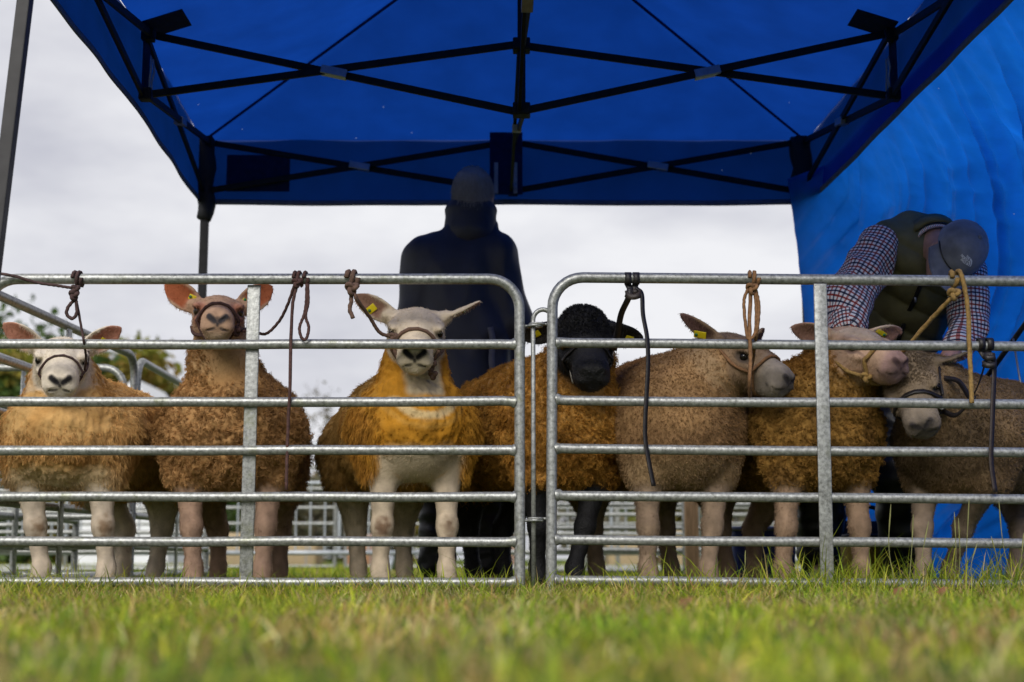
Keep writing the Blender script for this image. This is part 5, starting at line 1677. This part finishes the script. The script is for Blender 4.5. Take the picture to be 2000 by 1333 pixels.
# zip down the front
zp = []
for t in np.linspace(0, 1, 14):
    p = A(1818 - 58 * t, 540 + 130 * t, 5.40 + .25 * t)
    zp.append(p)
gp = np.array(zp)
for it in range(12):
    d_ = np.min([pdist(q_, gp[:, 0], gp[:, 1], gp[:, 2]) for q_ in gl], 0)
    v_ = unit((0, 1., .1)); gp = gp + v_ * np.clip(d_ - .010, -.03, .08)[:, None]
MB().strap(gp, .016, .005, unit(np.cross((0, -1., 0), gp[-1] - gp[0]))).build('zip', ZIPM, gil)
MB().box(gp[4] + (0, -.006, 0), (.008, .004, .03)).build('zip_pull', M['sleeve'], gil)
# trousers and boots
solid('trousers', [rc(hpl, knl, .125, .100, 't', .06), rc(knl, ftl + (0, 0, .04), .098, .082, 't', .04), rc(hpr, knr, .125, .100, 't', .06), rc(knr, ftr + (0, 0, .04), .098, .082, 't', .04)],
      TROU, per, (), .011, .011, amp=.010, f1=8., f2=19., dirn=(.7, .7, 1.6))
for ft in (ftl, ftr):
    solid('boot', [rc(ft + (0, .02, .03), ft + (0, .02, -.03), .062, .056, 'b', .03), rc(ft + (0, 0, -.035), ft + (.0, -.17, -.04), .05, .044, 'b', .04)], BOOT, per, (), .009, .009)
# grey hair below the cap
hv = [el(hc2 - f2 * .045 - u2 * .005, (.062, .082, .062), 'h', B2, .02)]
HV, HQ = field_mesh(hv, (), .009, .009, None, 1)
link_mesh('hair', HV, HQ, HAIRM, per, col=np.tile(np.array((.12, .115, .11)), (len(HV), 1)))
# cap: panelled crown and curved peak
cc2 = hc2 + u2 * .028 - f2 * .008
ra_, rb_, rc_ = .122, .102, .106
V, F = [], []
nt, npn = 16, 48
for i in range(nt + 1):
    th = i / nt * R_(98)
    for j in range(npn):
        phi = 2 * math.pi * j / npn
        seam = 1 - .012 * max(0, 1 - abs(((phi / (math.pi / 3)) % 1) - .0) * 12) - .012 * max(0, 1 - abs(((phi / (math.pi / 3)) % 1) - 1.) * 12)
        k = seam * (1 + .012 * mnoise.noise((math.cos(phi) * 3, math.sin(phi) * 3, th * 3)))
        l = np.array((math.cos(phi) * math.sin(th) * ra_, math.sin(phi) * math.sin(th) * rb_, math.cos(th) * rc_ * .96)) * k
        V.append(cc2 + B2 @ l)
for i in range(nt):
    for j in range(npn):
        F.append((i * npn + j, (i + 1) * npn + j, (i + 1) * npn + (j + 1) % npn, i * npn + (j + 1) % npn))
cap = link_mesh('cap', V, F, CAPM, per)
cap['label'] = 'grey suede cap with white print'
MB().tube([cc2 + u2 * (rc_ * .94), cc2 + u2 * (rc_ * .94 + .008)], [.010, .007], 10).build('button', CAPM, cap)
V, F = [], []
nb, na = 10, 26
for lay in (0, 1):
    for i in range(nb + 1):
        q = i / nb
        for j in range(na + 1):
            a = (j / na * 2 - 1)
            phi = a * R_(68)
            rx = math.cos(phi) * ra_ * .985; ry = math.sin(phi) * rb_ * .985
            ext = .086 * (1 - abs(a) ** 3.6) * q
            drop = -.020 * q - .030 * (a * a) * q - .006
            V.append(cc2 + B2 @ np.array((rx + ext, ry * (1 + .06 * q), drop - .004 * lay)))
n1v = (nb + 1) * (na + 1)
for lay in (0, 1):
    for i in range(nb):
        for j in range(na):
            o_ = lay * n1v + i * (na + 1) + j
            f_ = (o_, o_ + 1, o_ + na + 2, o_ + na + 1)
            F.append(f_ if lay else f_[::-1])
for j in range(na):
    o_ = nb * (na + 1) + j; F.append((o_, o_ + 1, o_ + 1 + n1v, o_ + n1v))
MB().add(V, F).build('peak', CAPM, cap)
MB().tube([cc2 + B2 @ np.array((math.cos(p_) * ra_ * 1.005, math.sin(p_) * rb_ * 1.005, -.004)) for p_ in np.linspace(-R_(70), R_(70), 24)], .0032, 6).build('peak_seam', BOOT, cap)


def on_cap(x, y, lift=.0012):
    """flat print coordinates (metres, x to the reader's right) wrapped on the crown's front"""
    phi = -(x) / rb_ * .95; th = R_(58) - y / rc_
    l = np.array((math.cos(phi) * math.sin(th) * ra_, math.sin(phi) * math.sin(th) * rb_, math.cos(th) * rc_ * .96))
    l *= 1.012 + lift / .1
    return cc2 + B2 @ l


for k, (txt, yy_) in enumerate((('THE', .0115), ('NORTH', .0015), ('FACE', -.0085))):
    cu = bpy.data.curves.new('lettering', 'FONT'); cu.body = txt; cu.size = .0125; cu.align_x = 'RIGHT'
    cu.space_character = .95; cu.offset = .0004
    to = bpy.data.objects.new('lettering', cu); COL.objects.link(to)
    dg = bpy.context.evaluated_depsgraph_get()
    tm = bpy.data.meshes.new_from_object(to.evaluated_get(dg))
    bm = bmesh.new(); bm.from_mesh(tm); bmesh.ops.triangulate(bm, faces=bm.faces[:]); bmesh.ops.subdivide_edges(bm, edges=[e for e in bm.edges if e.calc_length() > .004], cuts=1)
    bm.verts.index_update()
    v = [on_cap(q_.co.x + .008, q_.co.y + yy_) for q_ in bm.verts]; f = [tuple(w_.index for w_ in f_.verts) for f_ in bm.faces]
    bm.free(); bpy.data.objects.remove(to)
    if v: link_mesh('lettering', v, f, PRINT, cap, smooth=False)
V, F = [], []
for (r0, r1) in ((.0, .0105), (.0135, .0185), (.0215, .0275)):
    b0 = len(V); m_ = 12
    for j in range(m_ + 1):
        a = j / m_ * math.pi / 2
        for rr in (max(r0, .0005), r1): V.append(on_cap(.0115 + rr * math.sin(a), -.0085 + rr * math.cos(a)))
    for j in range(m_): F.append((b0 + 2 * j, b0 + 2 * j + 1, b0 + 2 * j + 3, b0 + 2 * j + 2))
link_mesh('emblem', V, F, PRINT, cap, smooth=False)

# ------------------------------------------------------------------ halters and lead ropes
ROPE_DK = mat('dark_brown_rope', (.060, .032, .030), .9, 0, .35, 90, bump=.5, bscale=300)
ROPE_MR = mat('maroon_brown_rope', (.075, .035, .030), .9, 0, .35, 90, bump=.5, bscale=300)
ROPE_BR = mat('brown_rope', (.135, .078, .055), .9, 0, .3, 90, bump=.5, bscale=300)
ROPE_TN = mat('tan_rope', (.21, .105, .045), .9, 0, .3, 90, bump=.5, bscale=300)
ROPE_MU = mat('mustard_rope', (.27, .165, .050), .9, 0, .3, 90, bump=.5, bscale=300)
LEATHER = mat('black_leather', (.014, .011, .011), .5, 0, .3, 60, bump=.3, bscale=200)
LEATHER_B = mat('dark_brown_leather', (.030, .020, .017), .55, 0, .3, 60, bump=.3, bscale=200)
BRASS = mat('pale_metal_buckle', (.45, .42, .36), .35, .8, .1, 40)
RY = 4.8


def hug(key, pts, r, iters=14):
    """lay local head-space points on the animal's surface, r proud of it"""
    S = SHEEP[key]; P = np.array([S['H'](p) for p in pts])
    pr = [q for q in S['prims'] if q[-2] in ('head', 'neck')]
    def dist(X):
        f = np.full(len(X), 1.)
        for q in pr:
            d = pdist(q, X[:, 0], X[:, 1], X[:, 2]); k = q[-1]
            h = np.clip(.5 + .5 * (d - f) / k, 0, 1); f = d + (f - d) * h - k * h * (1 - h)
        return f
    for _ in range(iters):
        d = dist(P); e = .003
        g_ = np.stack([dist(P + np.eye(3)[i] * e) - dist(P - np.eye(3)[i] * e) for i in range(3)], 1); g_ /= np.linalg.norm(g_, axis=1)[:, None] + 1e-9
        P = P + g_ * np.clip(r - d, -.02, .02)[:, None]
    return P


def nose_ring(key, x, r, tilt=.0, n=22, lat=.075, z0=-.035, zr=.06, a0=0., a1=2 * math.pi):
    pts = []
    for a in np.linspace(a0, a1, n):
        pts.append((x + tilt * math.sin(a), lat * math.cos(a), z0 + zr * math.sin(a)))
    return hug(key, pts, r)


def rope(pts, r): return MB().tube(pts, r, 9, twist=2 * math.pi / (r * 9), lobes=3, amp=.16)


def rail_wrap(x, z, r, turns=2, y=RY, rail=.0185):
    o = []
    for a in np.linspace(0, 2 * math.pi * turns, 14 * turns):
        o.append((x + (a / (2 * math.pi * turns) - .5) * r * 2.3 * turns, y - (rail + r * .8) * math.cos(a), z + (rail + r * .8) * math.sin(a)))
    return np.array(o)


def lump(c, r, s=1., seed=0):
    """an overhand knot"""
    o = []
    for a in np.linspace(0, 2 * math.pi, 40, endpoint=False):
        o.append((c[0] + s * r * (math.sin(a) + 1.6 * math.sin(2 * a)) * .75, c[1] + s * r * (-math.sin(3 * a)) * .9 - r, c[2] + s * r * (math.cos(a) - 1.6 * math.cos(2 * a)) * .8))
    return MB().tube(o, r, 8, closed=True)


def halter(label, key, name='halter'):
    b = SHEEP[key]['H']((.1, 0, -.03))
    return empty(name, b, label, 'halter', 'halters tying the sheep to the hurdles')


def pl(px, py, Y=None): return at(px, py, RY - .035 if Y is None else Y)


# 1
h = halter('thin dark brown rope halter knotted to the top rail at left', 's1'); r = .0042
ring = nose_ring('s1', .118, r, -.012); rope(ring, r).build('noseband', ROPE_DK, h)
chk_ = hug('s1', [(.118, .06, -.03), (.09, .085, -.01), (.05, .09, .0), (.02, .09, .03)], r); rope(spline(chk_, 5), r).build('cheek_strap', ROPE_DK, h)
chk_ = hug('s1', [(.125, -.05, -.085), (.08, -.07, -.09), (.02, -.08, -.07), (-.03, -.09, -.03)], r); rope(spline(chk_, 5), r).build('cheek_strap', ROPE_DK, h)
k0 = pl(147, 552)
st_ = hug('s1', [(.1, .075, -.01)], r)[0]
rope(spline([st_, pl(168, 700, 4.9), pl(164, 670, 4.78), pl(159, 640, 4.78), k0 + (0.003, 0, -.045), k0 + (0, 0, -.03)], 8), r).build('lead', ROPE_DK, h)
rope(rail_wrap(k0[0], RZ[0], .0065, 2), .0065).build('rail_wrap', ROPE_DK, h)
lump(k0 + (0, .0, -.045), .0075, .95).build('knot', ROPE_DK, h)
lump(k0 + (.004, .0, -.025), .0070, .9).build('knot', ROPE_DK, h)
rope(spline([k0 + (0, 0, -.06), k0 + (-.020, 0, -.085), k0 + (-.024, 0, -.11), k0 + (-.004, 0, -.125), k0 + (.010, 0, -.105), k0 + (.006, 0, -.065)], 6), .0058).build('loop', ROPE_DK, h)
rope(spline([k0 + (-.005, 0, -.02), pl(110, 558), pl(70, 552), pl(20, 538), pl(-40, 532)], 8), .0052).build('tail', ROPE_DK, h)
# 2
h = halter('maroon rope halter of the raised head sheep tied beside left upright', 's2'); r = .0058
rope(nose_ring('s2', .118, r, .005), r).build('noseband', ROPE_MR, h)
c = hug('s2', [(.112, .062, -.055)], .012)[0]; lump(c, .0075, 1.0).build('knot', ROPE_MR, h)
rope(spline(hug('s2', [(.11, .06, -.055), (.05, .085, -.055), (-.01, .10, -.05)], r), 5), r).build('cheek_strap', ROPE_MR, h)
rope(spline(hug('s2', [(.11, -.06, -.085), (.05, -.085, -.075), (-.01, -.10, -.05)], r), 5), r).build('cheek_strap', ROPE_MR, h)
k0 = pl(580, 542)
rope(spline([c + (.02, .0, 0), at(498, 649, 4.92), at(520, 652, 4.88), at(545, 628, 4.85), at(562, 595, 4.8), k0 + (-.006, 0, -.02)], 8), .0052).build('lead', ROPE_MR, h)
rope(rail_wrap(k0[0], RZ[0], .0062, 2), .0062).build('rail_wrap', ROPE_MR, h)
rope(rail_wrap(k0[0] + .028, RZ[0], .0062, 1), .0062).build('rail_wrap', ROPE_MR, h)
lump(k0 + (0, 0, -.020), .0062, 1.1).build('knot', ROPE_MR, h)
rope(spline([k0 + (.002, 0, -.02), pl(571, 600), pl(568, 680), pl(566, 760), at(562, 850, 4.79), pl(559, 957, 4.78)], 8), .0056).build('tail', ROPE_MR, h)
rope(spline([pl(601, 555), pl(602, 590), pl(597, 618), pl(603, 640), pl(598, 662), pl(589, 660), pl(585, 640), pl(594, 615), pl(598, 590), pl(599, 555)], 7), .0052).build('loop', ROPE_MR, h)
# 3
h = halter('brown rope halter of the golden chested sheep tied near hurdle corner', 's3'); r = .0062
rope(nose_ring('s3', .105, r, .012), r).build('noseband', ROPE_BR, h)
rope(spline(hug('s3', [(.10, -.07, -.01), (.12, -.055, -.06), (.13, -.02, -.10), (.12, .03, -.10), (.10, .07, -.075)], r), 6), r).build('chin_strap', ROPE_BR, h)
rope(spline(hug('s3', [(.10, .065, -.075), (.06, .085, -.05), (.0, .095, -.04)], r), 6), r).build('cheek_strap', ROPE_BR, h)
c = hug('s3', [(.108, .055, -.088)], .012)[0]; lump(c, .008, 1.05).build('knot', ROPE_BR, h); lump(c + (.008, 0, -.035), .007, .9).build('knot', ROPE_BR, h)
c2 = hug('s3', [(.10, -.062, .0)], .010)[0]; lump(c2, .007, .9).build('knot', ROPE_BR, h)
k0 = pl(688, 552)
rope(spline([c2, at(742, 650, 4.90), at(722, 620, 4.85), k0 + (.018, 0, -.06), k0 + (.005, 0, -.03)], 8), .0064).build('lead', ROPE_BR, h)
rope(rail_wrap(k0[0] - .002, RZ[0], .0085, 2), .0085).build('rail_wrap', ROPE_BR, h)
lump(k0 + (.0, 0, -.022), .0088, 1.1).build('knot', ROPE_BR, h)
rope(spline([k0 + (-.005, 0, -.03), pl(686, 588), pl(683, 605), pl(690, 622)], 7), .0072).build('tail', ROPE_BR, h)
# 4 leather
h = halter('black leather halter of the black faced sheep tied with a flat strap', 's4')
ring = nose_ring('s4', .095, .004, .006)
MB().strap(ring, .017, .004, SHEEP['s4']['Hf'][:, 0]).build('noseband', LEATHER, h)
MB().strap(spline(hug('s4', [(.095, .075, -.01), (.03, .095, .0), (-.02, .10, .03)], .004), 6), .016, .004, (0, .3, 1)).build('cheek_strap', LEATHER, h)
c = hug('s4', [(.10, -.055, -.07)], .006); MB().tube(spline([c[0] + (0, 0, .03), c[0] + (.004, -.006, .0), c[0] + (.012, -.008, -.035)], 6), .0032, 7).build('chain', BRASS, h)
k0 = pl(1236, 552)
SX = np.array([1., 0, 0])
c2 = hug('s4', [(.05, .095, -.01)], .006)[0]
MB().strap(spline([c2, at(1205, 660, 4.95), at(1213, 615, 4.85), k0 + (-.016, 0, -.055), k0 + (-.01, 0, -.02)], 6), .021, .004, SX).build('lead', LEATHER, h)
for dx in (-.014, .014):
    MB().strap([(k0[0] + dx, RY - .0215 * math.cos(a), RZ[0] + .0215 * math.sin(a)) for a in np.linspace(-1.2, math.pi + .6, 18)] + [(k0[0] + dx * .3, RY - .018, RZ[0] - .045)], .022, .004, SX).build('rail_wrap', LEATHER, h)
MB().strap(spline([k0 + (-.024, 0, -.040), k0 + (-.01, -.012, -.052), k0 + (.014, -.014, -.05), k0 + (.026, 0, -.035), k0 + (.01, .012, -.03), k0 + (-.014, .010, -.035)], 6, True), .020, .005, (0, 0, 1)).build('knot', LEATHER_B, h)
MB().strap(spline([k0 + (.012, 0, -.018), k0 + (.030, .0, -.04), pl(1256, 615), pl(1264, 660), pl(1266, 710), pl(1263, 770), pl(1260, 850), pl(1268, 905), pl(1277, 950)], 7), .018, .004, np.tile(unit((.75, .65, 0)), (57, 1))).build('tail', LEATHER, h)
# 5
h = halter('tan twisted rope halter hanging in loops before the right facing sheep', 's5'); r = .0060
rope(nose_ring('s5', .115, r, .004), r).build('noseband', ROPE_TN, h)
rope(spline(hug('s5', [(.112, -.062, -.035), (.05, -.09, -.03), (-.02, -.10, .0)], r), 6), r).build('cheek_strap', ROPE_TN, h)
k0 = pl(1468, 552)
c = hug('s5', [(.105, -.068, -.045)], .008)[0]
rope(spline([k0 + (-.004, 0, -.02), pl(1464, 640), pl(1466, 700), pl(1464, 745), at(1465, 780, 4.84)], 8), .0066).build('tail', ROPE_TN, h)
rope(spline([k0 + (.012, 0, -.02), pl(1482, 600), pl(1478, 650), at(1472, 690, 4.86), c], 8), .0064).build('lead', ROPE_TN, h)
rope(spline([k0 + (-.014, 0, -.025), pl(1453, 590), pl(1457, 640), pl(1462, 662), pl(1475, 650), pl(1477, 600), k0 + (.008, 0, -.02)], 8), .0056).build('loop', ROPE_TN, h)
rope(rail_wrap(k0[0] + .012, RZ[0], .0068, 2), .0068).build('rail_wrap', ROPE_TN, h)
lump(k0 + (0, 0, -.022), .0068, 1.3).build('knot', ROPE_TN, h)
# 6
h = halter('mustard rope halter of the pink faced sheep tied right of upright', 's6'); r = .0072
rope(nose_ring('s6', .122, r, .01), r).build('noseband', ROPE_MU, h)
rope(spline(hug('s6', [(.118, -.05, -.085), (.06, -.085, -.075), (-.01, -.105, -.03)], r), 6), r).build('cheek_strap', ROPE_MU, h)
c = hug('s6', [(.11, -.05, -.088)], .010)[0]; lump(c, .008, 1.).build('knot', ROPE_MU, h)
k0 = pl(1868, 556)
c2 = hug('s6', [(.13, .06, -.01)], .008)[0]
rope(spline([c2, at(1770, 680, 4.95), at(1815, 628, 4.86), k0 + (-.018, 0, -.045)], 8), .0076).build('lead', ROPE_MU, h)
rope(rail_wrap(k0[0], RZ[0], .0080, 1), .0080).build('rail_wrap', ROPE_MU, h)
lump(k0 + (-.012, 0, -.034), .0085, 1.05).build('knot', ROPE_MU, h)
rope(spline([(k0[0] + .018, RY + .02, RZ[0] - .005), (k0[0] + .018, RY + .004, RZ[0] + .026), (k0[0] + .022, RY - .028, RZ[0] + .005), pl(1890, 600), pl(1894, 690), pl(1897, 755), pl(1898, 788)], 8), .0080).build('tail', ROPE_MU, h)
# 7 leather
h = halter('black leather halter of the brown sheep strapped to second rail', 's7')
ring = nose_ring('s7', .095, .004, .006)
MB().strap(ring, .019, .0045, SHEEP['s7']['Hf'][:, 0]).build('noseband', LEATHER, h)
MB().strap(spline(hug('s7', [(.09, .078, -.015), (.05, .092, -.0), (.0, .10, .02)], .004), 6), .017, .004, (.3, 0, 1)).build('cheek_strap', LEATHER, h)
MB().strap(spline(hug('s7', [(.0, .098, .02), (.03, .10, -.04), (.07, .085, -.085), (.09, .06, -.10)], .004), 6), .016, .004, (1, 0, .2)).build('jaw_strap', LEATHER, h)
c = hug('s7', [(.095, .075, -.055)], .005)[0]; MB().tube([c + np.array((.012 * math.cos(a), -.002, .014 * math.sin(a))) for a in np.linspace(0, 2 * math.pi, 14, endpoint=False)], .0028, 6, closed=True).build('buckle', BRASS, h)
z2 = RZ[1]; k0 = at(1931, 680, RY - .035); k0[2] = z2 - .006
c2 = hug('s7', [(.02, .10, .0)], .006)[0]
MB().strap(spline([c2, at(1872, 745, 5.0), at(1893, 775, 4.93), at(1905, 778, 4.9)], 6), .018, .004, (.3, 0, 1)).build('strap', LEATHER, h)
MB().strap(spline([hug('s7', [(.08, .07, -.095)], .006)[0], at(1870, 810, 4.95), at(1905, 765, 4.86), k0 + (-.012, 0, -.06)], 6), .018, .004, (.5, 0, 1)).build('lead', LEATHER, h)
for dx in (-.015, .014):
    MB().strap([(k0[0] + dx, RY - .0205 * math.cos(a), z2 + .0205 * math.sin(a)) for a in np.linspace(-1.2, math.pi + .6, 18)] + [(k0[0] + dx * .4, RY - .02, z2 - .05)], .022, .004, SX).build('rail_wrap', LEATHER, h)
for dz, s_ in ((-.040, .8), (-.066, 1.)):
    MB().strap(spline([k0 + (-.022 * s_, 0, dz), k0 + (-.01, -.014, dz - .008), k0 + (.012, -.014, dz - .006), k0 + (.020 * s_, 0, dz), k0 + (.008, .012, dz + .006), k0 + (-.012, .010, dz + .004)], 6, True), .019, .005, (0, 0, 1)).build('knot', LEATHER, h)
MB().strap(spline([k0 + (.012, 0, -.03), pl(1942, 715), pl(1940, 770), pl(1938, 830), pl(1936, 900), pl(1944, 962)], 7), .020, .004, np.tile(unit((.85, .5, 0)), (36, 1))).build('tail', LEATHER_B, h)
